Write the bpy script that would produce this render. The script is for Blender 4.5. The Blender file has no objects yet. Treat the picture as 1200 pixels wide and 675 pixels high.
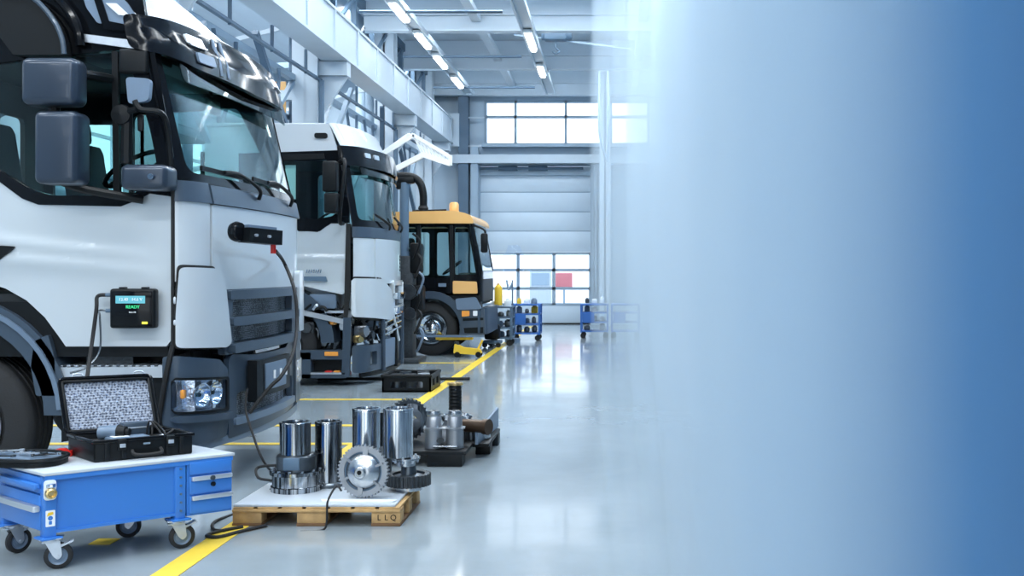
import bpy, bmesh, math, random
from mathutils import Vector, Matrix
R = math.radians
random.seed(7)
S = bpy.context.scene
COL = S.collection
CH = 1.5                                   # eye height of the camera

# ------------------------------------------------------------------ camera, sky, light, exposure
cd = bpy.data.cameras.new('camera'); cam = bpy.data.objects.new('camera', cd); COL.objects.link(cam)
cam.location = (0, 0, CH); cam.rotation_euler = (R(90), 0, 0)
cd.sensor_width = 36; cd.lens = 36; cd.shift_x = -118/1200; cd.shift_y = -20.5/1200
cd.clip_start = .05; cd.clip_end = 300
S.camera = cam
vs = S.view_settings
vs.view_transform = 'Standard'; vs.look = 'None'; vs.gamma = 1; vs.use_curve_mapping = False
vs.exposure = 0.8
S.display_settings.display_device = 'sRGB'
S.cycles.use_denoising = True
S.cycles.max_bounces = 8; S.cycles.diffuse_bounces = 3; S.cycles.glossy_bounces = 4
S.cycles.transmission_bounces = 8; S.cycles.transparent_max_bounces = 32; S.cycles.volume_bounces = 3
S.cycles.sample_clamp_indirect = 6
w = bpy.data.worlds.new('sky'); S.world = w; w.use_nodes = True
nt = w.node_tree; nt.nodes['Background'].inputs[0].default_value = (.86, .94, 1, 1)
nt.nodes['Background'].inputs[1].default_value = 1.6

def area(name, loc, rot, sx, sy, power, col=(.93, .975, 1)):
    l = bpy.data.lights.new(name, 'AREA'); l.shape = 'RECTANGLE'; l.size = sx; l.size_y = sy
    l.energy = power; l.color = col
    o = bpy.data.objects.new(name, l); o.location = loc; o.rotation_euler = [R(a) for a in rot]; COL.objects.link(o)
    return o
# unseen light rows added under the roof to brighten aisle, bays and far wall
for y, p in ((-4, 300), (1, 420), (5.2, 420), (10.2, 420), (14.6, 420), (18.6, 380), (20.95, 200), (24.9, 300)): area('added_light_row', (-1.2, y, 6.85), (0, 0, 0), 15, .35, p)
area('added_light_row', (-7.4, 23, 6.5), (0, 0, 0), .35, 9, 170)
area('added_light_row', (1.2, 6, 6.85), (0, -12, 0), .4, 22, 620)
area('added_light_row', (4.5, 23, 6.85), (0, 0, 0), .35, 9, 300)

# ------------------------------------------------------------------ materials
def mat(name, col, rough=.5, metal=0, coat=0, noise=0, nscale=8, bump=0, bscale=60, emit=None, estr=1, trans=0, spec=.5):
    m = bpy.data.materials.new(name); m.use_nodes = True
    n = m.node_tree.nodes; l = m.node_tree.links; b = n['Principled BSDF']
    b.inputs['Base Color'].default_value = (*col, 1); b.inputs['Roughness'].default_value = rough
    b.inputs['Metallic'].default_value = metal; b.inputs['Coat Weight'].default_value = coat
    b.inputs['Coat Roughness'].default_value = .06; b.inputs['Specular IOR Level'].default_value = spec
    b.inputs['Transmission Weight'].default_value = trans
    if emit: b.inputs['Emission Color'].default_value = (*emit, 1); b.inputs['Emission Strength'].default_value = estr
    if noise or bump:
        tc = n.new('ShaderNodeTexCoord')
    if noise:
        t = n.new('ShaderNodeTexNoise'); t.inputs['Scale'].default_value = nscale; t.inputs['Detail'].default_value = 5
        l.new(tc.outputs['Object'], t.inputs['Vector'])
        mx = n.new('ShaderNodeMix'); mx.data_type = 'RGBA'
        mx.inputs[6].default_value = (*[c*(1-noise) for c in col], 1); mx.inputs[7].default_value = (*[min(1, c*(1+noise)) for c in col], 1)
        l.new(t.outputs['Fac'], mx.inputs[0]); l.new(mx.outputs[2], b.inputs['Base Color'])
    if bump:
        t2 = n.new('ShaderNodeTexNoise'); t2.inputs['Scale'].default_value = bscale
        l.new(tc.outputs['Object'], t2.inputs['Vector'])
        bp = n.new('ShaderNodeBump'); bp.inputs['Strength'].default_value = bump; bp.inputs['Distance'].default_value = .01
        l.new(t2.outputs['Fac'], bp.inputs['Height']); l.new(bp.outputs['Normal'], b.inputs['Normal'])
    return m
def glassmat(name, tint, refl=1.0):
    m = bpy.data.materials.new(name); m.use_nodes = True
    n = m.node_tree.nodes; l = m.node_tree.links; n.clear()
    o = n.new('ShaderNodeOutputMaterial'); tr = n.new('ShaderNodeBsdfTransparent'); tr.inputs[0].default_value = (*tint, 1)
    g = n.new('ShaderNodeBsdfGlossy'); g.inputs['Roughness'].default_value = .02; g.inputs[0].default_value = (refl, refl, refl, 1)
    f = n.new('ShaderNodeLayerWeight'); f.inputs[0].default_value = .5; mx = n.new('ShaderNodeMixShader')
    pw = n.new('ShaderNodeMath'); pw.operation = 'POWER'; pw.inputs[1].default_value = 4
    ma = n.new('ShaderNodeMath'); ma.operation = 'MULTIPLY_ADD'; ma.inputs[1].default_value = .7; ma.inputs[2].default_value = .022
    l.new(f.outputs['Facing'], pw.inputs[0]); l.new(pw.outputs[0], ma.inputs[0]); l.new(ma.outputs[0], mx.inputs[0]); l.new(tr.outputs[0], mx.inputs[1]); l.new(g.outputs[0], mx.inputs[2]); l.new(mx.outputs[0], o.inputs[0])
    return m
def ribmat(name, col, axis='x', period=.25, depth=.4, rough=.45, metal=0):
    """painted sheet with pressed ribs"""
    m = mat(name, col, rough, metal); n = m.node_tree.nodes; l = m.node_tree.links; b = n['Principled BSDF']
    tc = n.new('ShaderNodeTexCoord'); wv = n.new('ShaderNodeTexWave'); wv.bands_direction = axis.upper()
    wv.inputs['Scale'].default_value = .314/period; l.new(tc.outputs['Object'], wv.inputs['Vector'])
    bp = n.new('ShaderNodeBump'); bp.inputs['Strength'].default_value = depth; bp.inputs['Distance'].default_value = .02
    l.new(wv.outputs['Fac'], bp.inputs['Height']); l.new(bp.outputs['Normal'], b.inputs['Normal'])
    return m
def meshmat(name, c0, c1, scale, rough=.4, metal=.5, bump=.8):
    m = mat(name, c0, rough, metal); n = m.node_tree.nodes; l = m.node_tree.links; b = n['Principled BSDF']
    tc = n.new('ShaderNodeTexCoord'); v = n.new('ShaderNodeTexVoronoi'); v.inputs['Scale'].default_value = scale
    v.inputs['Randomness'].default_value = .35
    l.new(tc.outputs['Object'], v.inputs['Vector'])
    cr = n.new('ShaderNodeValToRGB'); cr.color_ramp.elements[0].position = .25; cr.color_ramp.elements[1].position = .6
    cr.color_ramp.elements[0].color = (*c0, 1); cr.color_ramp.elements[1].color = (*c1, 1)
    l.new(v.outputs['Distance'], cr.inputs[0]); l.new(cr.outputs[0], b.inputs['Base Color'])
    bp = n.new('ShaderNodeBump'); bp.inputs['Strength'].default_value = bump; bp.inputs['Distance'].default_value = .01
    l.new(v.outputs['Distance'], bp.inputs['Height']); l.new(bp.outputs['Normal'], b.inputs['Normal'])
    return m
M = dict(
    silver=mat('silver_paint', (.58, .635, .67), .28, .15, .8),
    silver2=mat('silver_paint_roof', (.56, .61, .65), .35, .1, .5),
    mirrorg=mat('mirror_housing_plastic', (.03, .045, .07), .28, .3, .2),
    grey=mat('blue_grey_plastic', (.05, .076, .11), .34, .15, .2, bump=.05, bscale=300),
    greyl=mat('mid_grey_plastic', (.14, .20, .28), .4, .1, .1),
    black=mat('black_plastic', (.006, .008, .010), .4, spec=.22),
    gloss=mat('gloss_black', (.004, .005, .007), .1, 0, 0, spec=.22),
    rubber=mat('rubber', (.012, .013, .015), .7, bump=.2, bscale=80),
    seal=mat('rubber_seal', (.006, .007, .008), .6),
    inner=mat('cab_interior', (.015, .02, .024), .7),
    seatf=mat('seat_fabric', (.045, .06, .075), .85, noise=.3, nscale=60),
    chrome=mat('chrome', (.82, .86, .9), .08, 1),
    steel=mat('machined_steel', (.50, .53, .56), .27, 1, noise=.3, nscale=40),
    steeld=mat('dark_steel', (.12, .14, .16), .3, .9, noise=.3, nscale=20),
    cast=mat('cast_aluminium', (.36, .38, .41), .36, .9, bump=.3, bscale=120),
    alu=mat('aluminium', (.66, .70, .74), .35, .8),
    zinc=mat('zinc_plate', (.55, .6, .66), .4, .7, noise=.15, nscale=25),
    iron=mat('engine_iron', (.05, .06, .07), .5, .4, noise=.5, nscale=30, bump=.4, bscale=50),
    blue=mat('blue_enamel', (.035, .19, .60), .35, 0, .3, bump=.03, bscale=200),
    bluec=mat('cart_blue', (.03, .13, .42), .45),
    white=mat('white_paint', (.78, .84, .88), .4),
    wht=mat('white_print', (.85, .88, .9), .5),
    wood=mat('pallet_wood', (.50, .31, .13), .7, noise=.45, nscale=14, bump=.3, bscale=40),
    woodd=mat('pallet_wood_dark', (.17, .09, .04), .8, noise=.4, nscale=10),
    worktop=mat('worktop_laminate', (.50, .55, .60), .3, noise=.05, nscale=6),
    yellow=mat('yellow_paint', (.85, .55, .04), .5),
    line=mat('floor_line_yellow', (.80, .56, .05), .45, noise=.12, nscale=9),
    orange=mat('cab_orange', (.80, .45, .15), .4, 0, .4),
    amber=mat('amber_lens', (.9, .35, .05), .2, 0, 1),
    red=mat('red_plastic', (.65, .02, .015), .4),
    brown=mat('oiled_brown_steel', (.10, .065, .045), .3, .7),
    gold=mat('brass', (.75, .55, .25), .3, 1),
    screen=mat('lcd_screen', (.06, .2, .25), .2, emit=(.12, .42, .5), estr=.55),
    green=mat('green_led', (.02, .3, .12), .4, emit=(.05, .75, .3), estr=.6),
    yled=mat('yellow_led', (.8, .7, .05), .4, emit=(.9, .85, .05), estr=.9),
    tube=mat('lamp_tube', (1, 1, 1), .4, emit=(1, 1, 1), estr=6),
    lens=mat('headlight_prism', (.95, .96, .98), .2, .85, bump=.5, bscale=22),
    rib=meshmat('grille_mesh', (.32, .36, .4), (.006, .007, .009), 75),
    ribf=meshmat('far_grille_mesh', (.3, .34, .38), (.008, .009, .011), 45),
    foam=meshmat('egg_crate_foam', (.08, .10, .15), (.40, .45, .55), 70, rough=.8, metal=0, bump=1),
    glass=glassmat('tinted_glass', (.72, .86, .85)),
    glassd=glassmat('dark_tinted_glass', (.25, .38, .38)),
    pane=glassmat('clear_pane', (.93, .96, 1)),
    steelw=mat('white_steelwork', (.52, .61, .69), .5, noise=.06, nscale=2),
    steelb=mat('blue_grey_steelwork', (.30, .40, .50), .5),
    steeldk=mat('dark_blue_steelwork', (.09, .15, .22), .5),
    roofm=ribmat('roof_sheet', (.56, .65, .73), 'x', .3, .5, .55),
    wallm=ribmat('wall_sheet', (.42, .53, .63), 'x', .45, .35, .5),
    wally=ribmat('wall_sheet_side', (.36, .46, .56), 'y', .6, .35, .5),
    doorm=mat('section_door_panel', (.55, .66, .76), .4, noise=.04, nscale=3),
)
# liner steel: dark and bright reflection streaks along the axis, put into the colour
def turned(name, c0, c1, rough, sc):
    m = mat(name, c0, rough, 1); n = m.node_tree.nodes; l = m.node_tree.links; b = n['Principled BSDF']
    tc = n.new('ShaderNodeTexCoord'); mp = n.new('ShaderNodeMapping'); mp.inputs['Scale'].default_value = (sc, sc, 1.5)
    t = n.new('ShaderNodeTexNoise'); t.inputs['Scale'].default_value = 1; t.inputs['Detail'].default_value = 3
    cr = n.new('ShaderNodeValToRGB'); cr.color_ramp.elements[0].position = .38; cr.color_ramp.elements[1].position = .62
    cr.color_ramp.elements[0].color = (*c0, 1); cr.color_ramp.elements[1].color = (*c1, 1)
    l.new(tc.outputs['Object'], mp.inputs[0]); l.new(mp.outputs[0], t.inputs['Vector']); l.new(t.outputs['Fac'], cr.inputs[0])
    l.new(cr.outputs[0], b.inputs['Base Color']); return m
M['liner'] = turned('honed_liner_steel', (.20, .22, .25), (.74, .77, .80), .16, 34)
M['linerd'] = turned('dark_liner_steel', (.03, .035, .042), (.52, .55, .58), .15, 46)
# polished sealed concrete
fm = mat('polished_floor', (.30, .35, .38), .16, 0, .3, spec=.7); n = fm.node_tree.nodes; l = fm.node_tree.links; b = n['Principled BSDF']
tc = n.new('ShaderNodeTexCoord'); t = n.new('ShaderNodeTexNoise'); t.inputs['Scale'].default_value = .7; t.inputs['Detail'].default_value = 7
t.inputs['Roughness'].default_value = .6
cr = n.new('ShaderNodeValToRGB'); cr.color_ramp.elements[0].position = .3; cr.color_ramp.elements[1].position = .72
cr.color_ramp.elements[0].color = (.235, .285, .315, 1); cr.color_ramp.elements[1].color = (.33, .385, .42, 1)
mr = n.new('ShaderNodeMapRange'); mr.inputs[3].default_value = .10; mr.inputs[4].default_value = .26
l.new(tc.outputs['Object'], t.inputs['Vector']); l.new(t.outputs['Fac'], cr.inputs[0]); l.new(cr.outputs[0], b.inputs['Base Color'])
t3 = n.new('ShaderNodeTexNoise'); t3.inputs['Scale'].default_value = 2.2; t3.inputs['Detail'].default_value = 4
l.new(tc.outputs['Object'], t3.inputs['Vector']); l.new(t3.outputs['Fac'], mr.inputs[0]); l.new(mr.outputs[0], b.inputs['Roughness'])
t4 = n.new('ShaderNodeTexNoise'); t4.inputs['Scale'].default_value = 3; l.new(tc.outputs['Object'], t4.inputs['Vector'])
bp = n.new('ShaderNodeBump'); bp.inputs['Strength'].default_value = .06; bp.inputs['Distance'].default_value = .02
l.new(t4.outputs['Fac'], bp.inputs['Height']); l.new(bp.outputs['Normal'], b.inputs['Normal'])
M['floor'] = fm

# ------------------------------------------------------------------ mesh helpers
def basis(ax):
    ax = Vector(ax).normalized(); h = Vector((0, 0, 1)) if abs(ax.z) < .9 else Vector((1, 0, 0))
    u = ax.cross(h).normalized(); return u, ax.cross(u).normalized(), ax
def smooth_path(pts, k=6):
    P = [Vector(p) for p in pts]
    if len(P) < 3: return P
    out = []
    for i in range(len(P)-1):
        p0 = P[max(i-1, 0)]; p1 = P[i]; p2 = P[i+1]; p3 = P[min(i+2, len(P)-1)]
        for j in range(k):
            t = j/k; out.append(.5*((2*p1)+(p2-p0)*t+(2*p0-5*p1+4*p2-p3)*t*t+(3*p1-p0-3*p2+p3)*t**3))
    return out+[P[-1]]
def rnd(pts, r, n=5):
    """round the corners of a 2D polygon"""
    out = []; N = len(pts)
    for i in range(N):
        p = Vector(pts[i]); a = Vector(pts[i-1]); c = Vector(pts[(i+1) % N])
        da = a-p; dc = c-p; q = min(r, da.length*.45, dc.length*.45)
        s = p+da.normalized()*q; e = p+dc.normalized()*q
        for k in range(n+1):
            t = k/n; out.append(tuple((1-t)**2*s+2*t*(1-t)*p+t*t*e))
    return out
def rect(x0, z0, x1, z1): return [(x0, z0), (x1, z0), (x1, z1), (x0, z1)]

class MB:
    def __init__(s): s.v = []; s.f = []; s.sm = []
    def add(s, vs, fs, smooth=False):
        k = len(s.v); s.v += [tuple(v) for v in vs]
        for f in fs: s.f.append([i+k for i in f]); s.sm.append(smooth)
        return s
    def frombm(s, bm, smooth=False):
        bm.verts.ensure_lookup_table()
        for i, v in enumerate(bm.verts): v.index = i
        s.add([v.co.copy() for v in bm.verts], [[v.index for v in f.verts] for f in bm.faces], smooth); bm.free(); return s
    def box(s, c, size, bev=0, rz=0, rx=0, ry=0, seg=2):
        bm = bmesh.new(); bmesh.ops.create_cube(bm, size=1); bmesh.ops.scale(bm, vec=size, verts=bm.verts)
        if bev: bmesh.ops.bevel(bm, geom=bm.edges[:], offset=min(bev, min(size)*.49), segments=seg, profile=.5, affect='EDGES')
        m = Matrix.Translation(c) @ Matrix.Rotation(rz, 4, 'Z') @ Matrix.Rotation(ry, 4, 'Y') @ Matrix.Rotation(rx, 4, 'X')
        bm.transform(m); return s.frombm(bm, bev > 0)
    def bx(s, x0, x1, y0, y1, z0, z1, bev=0):
        return s.box(((x0+x1)/2, (y0+y1)/2, (z0+z1)/2), (abs(x1-x0), abs(y1-y0), abs(z1-z0)), bev)
    def bar(s, p0, p1, a, b=None, up=(0, 0, 1), bev=0):
        """square bar from p0 to p1"""
        b = b or a; p0 = Vector(p0); p1 = Vector(p1); d = p1-p0; ax = d.normalized(); u = Vector(up)
        if abs(ax.dot(u)) > .98: u = Vector((0, 1, 0))
        x = ax.cross(u).normalized(); z = x.cross(ax)
        c = [(-a/2, -b/2), (a/2, -b/2), (a/2, b/2), (-a/2, b/2)]
        vs = [p0+x*i+z*j for i, j in c]+[p1+x*i+z*j for i, j in c]
        return s.add(vs, [(3, 2, 1, 0), (4, 5, 6, 7), (0, 1, 5, 4), (1, 2, 6, 5), (2, 3, 7, 6), (3, 0, 4, 7)])
    def lathe(s, prof, o=(0, 0, 0), ax=(0, 0, 1), n=32, closed=False):
        u, v, a = basis(ax); o = Vector(o); vs = []; fs = []; m = len(prof)
        for i in range(n):
            t = 2*math.pi*i/n
            for r, h in prof: vs.append(o+a*h+(u*math.cos(t)+v*math.sin(t))*r)
        for i in range(n):
            j = (i+1) % n
            for k in range(m-1 if not closed else m):
                q = (k+1) % m; fs.append((i*m+k, i*m+q, j*m+q, j*m+k))
        return s.add(vs, fs, True)
    def cyl(s, p0, p1, r, r1=None, n=20):
        p0 = Vector(p0); p1 = Vector(p1); h = (p1-p0).length; r1 = r if r1 is None else r1
        return s.lathe([(0.0001, 0), (r, 0), (r1, h), (0.0001, h)], p0, p1-p0, n)
    def ring(s, o, ax, ri, ro, h, n=40):
        return s.lathe([(ri, 0), (ro, 0), (ro, h), (ri, h)], o, ax, n, True)
    def tube(s, pts, r, n=8, k=6, sm=True):
        P = smooth_path(pts, k) if sm else [Vector(p) for p in pts]
        vs = []; fs = []; up = None
        for i, p in enumerate(P):
            d = (P[min(i+1, len(P)-1)]-P[max(i-1, 0)]).normalized()
            if up is None: u, v, _ = basis(d)
            else: u = (up-d*up.dot(d)).normalized(); v = d.cross(u)
            up = u
            for j in range(n):
                t = 2*math.pi*j/n; vs.append(p+(u*math.cos(t)+v*math.sin(t))*r)
        for i in range(len(P)-1):
            for j in range(n): fs.append((i*n+j, i*n+(j+1) % n, (i+1)*n+(j+1) % n, (i+1)*n+j))
        fs += [list(range(n))[::-1], [(len(P)-1)*n+j for j in range(n)]]
        return s.add(vs, fs, True)
    def prism(s, poly, o, u, v, d):
        """polygon in the plane o+u*a+v*b pushed along d"""
        o = Vector(o); u = Vector(u); v = Vector(v); d = Vector(d); n = len(poly)
        vs = [o+u*a+v*b for a, b in poly]; vs += [p+d for p in vs]
        return s.add(vs, [list(range(n))[::-1], list(range(n, 2*n))]+[(i, (i+1) % n, n+(i+1) % n, n+i) for i in range(n)])
    def gear(s, o, ax, ri, ro, h, teeth, depth):
        u, v, a = basis(ax); poly = []
        for i in range(teeth):
            for f, r in ((0, ro-depth), (.2, ro-depth), (.35, ro), (.65, ro), (.8, ro-depth)):
                t = 2*math.pi*(i+f)/teeth; poly.append((r*math.cos(t), r*math.sin(t)))
        N = len(poly); o = Vector(o); inn = [(ri*math.cos(math.atan2(q, p)), ri*math.sin(math.atan2(q, p))) for p, q in poly]
        vs = []
        for hh in (0, h):
            vs += [o+a*hh+u*p+v*q for p, q in poly]; vs += [o+a*hh+u*p+v*q for p, q in inn]
        fs = []
        for i in range(N):
            j = (i+1) % N
            fs += [(i, N+i, N+j, j), (2*N+i, 2*N+j, 3*N+j, 3*N+i), (i, j, 2*N+j, 2*N+i), (N+i, 3*N+i, 3*N+j, N+j)]
        return s.add(vs, fs)
    def build(s, name, m, parent=None, world=False, loc=None):
        """link as one mesh; world=True: the coordinates are world ones, the parent's root is subtracted"""
        me = bpy.data.meshes.new(name); vs = s.v
        o = bpy.data.objects.new(name, me)
        if parent is not None:
            root = parent
            while root.parent: root = root.parent
            if world: vs = [tuple(Vector(v)-root.location) for v in vs]
            o.parent = parent
            ofs = parent.get('_o')
            if ofs: vs = [tuple(Vector(v)+Vector(ofs)) if 0 else v for v in vs]
        elif world:
            xs, ys, zs = zip(*vs); c = Vector(((min(xs)+max(xs))/2, (min(ys)+max(ys))/2, min(zs)))
            vs = [tuple(Vector(v)-c) for v in vs]; o.location = c
        if loc: o.location = loc
        me.from_pydata(vs, [], s.f); me.polygons.foreach_set('use_smooth', s.sm)
        bm = bmesh.new(); bm.from_mesh(me); bmesh.ops.recalc_face_normals(bm, faces=bm.faces); bm.to_mesh(me); bm.free()
        if any(s.sm):
            try: me.set_sharp_from_angle(angle=R(38))
            except Exception: pass
        me.materials.append(M[m] if isinstance(m, str) else m)
        COL.objects.link(o); return o
def tag(o, label, cat, group=None, kind=None):
    o['label'] = label
    if cat: o['category'] = cat
    if group: o['group'] = group
    if kind: o['kind'] = kind
    return o
def struct(name, mb, m, world=False):
    o = mb.build(name, m, world=world); o['kind'] = 'structure'; return o
def thing(name, label, cat, loc=(0, 0, 0), rz=0, group=None):
    o = bpy.data.objects.new(name, None); COL.objects.link(o); o.location = loc; o.rotation_euler = (0, 0, rz)
    o.empty_display_size = .1
    return tag(o, label, cat, group)
def dup(o, loc=None, rz=None, label=None, parent=None):
    c = o.copy(); COL.objects.link(c)
    if parent is not None: c.parent = parent
    for ch in [q for q in COL.objects if q.parent == o]: dup(ch, parent=c)
    if loc is not None: c.location = loc
    if rz is not None: c.rotation_euler = (0, 0, rz)
    if label: c['label'] = label
    return c
def P(px, py, Y): return Vector(((px-718)/1200*Y, Y, CH-(py-317)/1200*Y))     # a point of the place at distance Y
def text(body, size, m, parent, loc, rot, name='lettering', ext=.002):
    c = bpy.data.curves.new(name, 'FONT'); c.body = body; c.size = size; c.extrude = ext; c.align_x = 'CENTER'; c.align_y = 'CENTER'
    c.materials.append(M[m]); o = bpy.data.objects.new(name, c); COL.objects.link(o)
    bpy.context.view_layer.update(); me = bpy.data.meshes.new_from_object(o.evaluated_get(bpy.context.evaluated_depsgraph_get()))
    bpy.data.objects.remove(o); o = bpy.data.objects.new(name, me); COL.objects.link(o)
    o.parent = parent; o.location = loc; o.rotation_euler = [R(a) for a in rot]; return o
def fill2d(outline, holes, xs, zs):
    """triangulated 2D region cut along the lines x in xs and z in zs"""
    bm = bmesh.new(); ed = []
    for loop in [outline]+list(holes):
        vs = [bm.verts.new((a, b, 0)) for a, b in loop]
        ed += [bm.edges.new((vs[i], vs[(i+1) % len(vs)])) for i in range(len(vs))]
    if holes: bmesh.ops.triangle_fill(bm, edges=ed, use_beauty=True, use_dissolve=False)
    else: bm.faces.new([v for v in bm.verts]); bmesh.ops.triangulate(bm, faces=bm.faces)
    for x in xs: bmesh.ops.bisect_plane(bm, geom=bm.verts[:]+bm.edges[:]+bm.faces[:], plane_co=(x, 0, 0), plane_no=(1, 0, 0), dist=1e-5)
    for z in zs: bmesh.ops.bisect_plane(bm, geom=bm.verts[:]+bm.edges[:]+bm.faces[:], plane_co=(0, z, 0), plane_no=(0, 1, 0), dist=1e-5)
    return bm
def shell(mb, outline, holes, f, o0, o1, dx=0, dz=0):
    """plate of the given outline lying on the surface f(a, b, offset), from offset o0 to o1"""
    xs = [a for a, _ in outline]; zs = [b for _, b in outline]
    cx = [min(xs)+dx*i for i in range(1, int((max(xs)-min(xs))/dx)+1)] if dx else []
    cz = [min(zs)+dz*i for i in range(1, int((max(zs)-min(zs))/dz)+1)] if dz else []
    bm = fill2d(outline, holes, cx, cz); bm.verts.ensure_lookup_table()
    for i, v in enumerate(bm.verts): v.index = i
    V = [v.co.copy() for v in bm.verts]; N = len(V)
    vs = [f(v.x, v.y, o1) for v in V]+[f(v.x, v.y, o0) for v in V]
    fs = []
    for q in bm.faces: ids = [v.index for v in q.verts]; fs.append(ids); fs.append([i+N for i in ids][::-1])
    for e in bm.edges:
        if len(e.link_faces) == 1: a, b2 = e.verts[0].index, e.verts[1].index; fs.append([a, b2, b2+N, a+N])
    bm.free(); mb.add(vs, fs, True); return mb
HAZE = [
 ('haze', [(.125, .96), (-.1, 28.45), (9.45, 28.45), (9.45, .96)], 6.94, .02, (.72, .84, .93)),
 ('haze', [(.128, .94), (.35, 28.35), (9.38, 28.35), (9.38, .94)], 6.91, .05, (.68, .81, .92)),
 ('haze', [(.12, .95), (-.667, 28.4), (9.4, 28.4), (9.4, .95)], 6.92, .035, (.72, .84, .93)),
 ('haze', [(.15, .9), (1.0, 28.3), (9.35, 28.3), (9.35, .9)], 6.9, .15, (.68, .81, .92)),
 ('haze', [(.14, .88), (1.9, 28.2), (9.3, 28.2), (9.3, .88)], 6.88, .18, (.52, .68, .80)),
 ('haze', [(.17, .87), (2.9, 28.1), (9.25, 28.1), (9.25, .87)], 6.87, .22, (.36, .54, .72)),
 ('haze', [(.28, .86), (2.2, 12), (9.22, 12), (9.22, .86)], 6.86, .5, (.12, .34, .60)),
 ('haze', [(.30, .85), (2.9, 12), (9.2, 12), (9.2, .85)], 6.85, 1.2, (.02, .19, .44)),
]

# ------------------------------------------------------------------ the hall
YB = 28.6; XL = -10.2; XR = 9.5; ZR = 7.0
struct('floor', MB().bx(XL-.3, XR+.3, -8.2, YB+.3, -.2, 0), 'floor')
struct('ceiling', MB().bx(XL-.3, XR+.3, -8.2, YB+.3, ZR, ZR+.15), 'roofm')
yard = mat('yard_concrete', (.55, .58, .6), .8, noise=.1)
struct('ground_outside', MB().bx(-40, 40, YB+.3, 90, -.22, -.02), yard)
# back wall with openings for the sectional door and the band windows
DX0, DX1, DZ = P(563, 0, YB).x, P(692, 0, YB).x, P(0, 195, YB).z
W1 = (P(569, 0, YB).x, P(604, 0, YB).x); WZ = (P(0, 169, YB).z, P(0, 119, YB).z)
out = rect(XL, 0, XR, ZR)
holes = [rect(DX0, .001, DX1, DZ), rect(P(569, 0, YB).x, WZ[0], P(705, 0, YB).x, WZ[1]), rect(P(716, 0, YB).x, WZ[0], P(850, 0, YB).x, WZ[1]),
         rect(P(573, 0, YB).x, P(0, 100, YB).z, P(705, 0, YB).x, P(0, 88, YB).z)]
struct('wall_back', shell(MB(), out, holes, lambda a, b, o: Vector((a, YB+o, b)), 0, .2), 'wallm')
# side wall on the bay side: solid below, band of daylight windows high up
sw = MB(); win = []
for y0 in (5.5, 11.5, 17.3, 23.1): win.append(rect(y0+.5, 3.1, y0+4.9, 5.3))
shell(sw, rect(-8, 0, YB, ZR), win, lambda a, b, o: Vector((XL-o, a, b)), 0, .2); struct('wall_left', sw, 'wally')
for i, r_ in enumerate(win):
    y0, z0 = r_[0]; y1, z1 = r_[2]; fr = MB()
    for k in range(5): y = y0+(y1-y0)*k/4; fr.bx(XL-.14, XL-.04, y-.03, y+.03, z0, z1)
    for z in (z0, (z0+z1)/2, z1): fr.bx(XL-.14, XL-.04, y0, y1, z-.03, z+.03)
    o = struct('window_%d' % (i+4), fr, 'steelw'); p_ = MB().bx(XL-.1, XL-.09, y0, y1, z0, z1).build('window_glass', 'pane', o)
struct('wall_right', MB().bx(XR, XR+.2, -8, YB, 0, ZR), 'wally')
# unseen wall added behind the camera for contrasty reflections; its openings let daylight in
fh = [rect(-7.6, .001, -4.0, 4.4), rect(-1.6, .001, 2.4, 4.4), rect(-9, 5.1, -1, 6.2), rect(0, 5.1, 8, 6.2)]
struct('added_wall_front', shell(MB(), rect(XL, 0, XR, ZR), fh, lambda a, b, o: Vector((a, -8-o, b)), 0, .2), 'steeldk')
# far band windows: frames and panes
for i, (a, c, z0p, z1p, cols, rows) in enumerate(((569, 705, 169, 119, (569, 604, 663, 705), (119, 137, 169)), (716, 850, 169, 119, (716, 760, 805, 850), (119, 137, 169)), (573, 705, 100, 88, (573, 640, 705), (88, 100)))):
    fr = MB(); x0, x1 = P(a, 0, YB).x, P(c, 0, YB).x; z0, z1 = P(0, z0p, YB).z, P(0, z1p, YB).z
    for q in cols: x = P(q, 0, YB).x; fr.bx(x-.035, x+.035, YB-.02, YB+.1, z0-.03, z1+.03)
    for q in rows: z = P(0, q, YB).z; fr.bx(x0, x1, YB-.02, YB+.1, z-.035, z+.035)
    o = struct('window_%d' % (i+1), fr, 'steelb'); MB().bx(x0, x1, YB+.05, YB+.06, z0, z1).build('window_glass', 'pane', o)
# sectional door: panels with dark joints, three rows of glazing
dr = MB(); zz = [P(0, q, YB).z for q in (195, 206, 225.5, 248.5, 271, 296)]
for a, c in zip(zz[1:], zz[:-1]): dr.bx(DX0, DX1, YB+.02, YB+.08, a+.02, c-.012, .01)
dr.bx(DX0, DX1, YB+.02, YB+.08, .03, P(0, 357, YB).z-.03, .01)
door = struct('door_1', dr, 'doorm')
jm = MB()
for z in zz[1:5]: jm.bx(DX0, DX1, YB+.03, YB+.06, z-.014, z+.022)
jm.build('panel_joint', 'steelb', door)
cols = [DX0, P(607, 0, YB).x, P(649, 0, YB).x, DX1]; rows = [P(0, q, YB).z for q in (357, 338, 316.5, 297)]
gr = MB()
for x in cols: gr.bx(x-.045, x+.045, YB+.02, YB+.08, rows[0], rows[-1])
for z in rows: gr.bx(DX0, DX1, YB+.02, YB+.08, z-.04, z+.04)
gr.build('glazing_frame', 'steelb', door)
for i in range(3):
    for j in range(3): MB().bx(cols[i]+.05, cols[i+1]-.05, YB+.045, YB+.055, rows[j]+.04, rows[j+1]-.04).build('window_pane', 'pane', door)
MB().bx(DX0, DX1, YB, YB+.1, 0, .035).build('bottom_seal', 'seal', door)
tr = MB()
for x in (DX0-.05, DX1+.05): tr.bx(x-.05, x+.05, YB-.16, YB, 0, DZ+.35)
struct('trim_1', tr, 'steelb')
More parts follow.
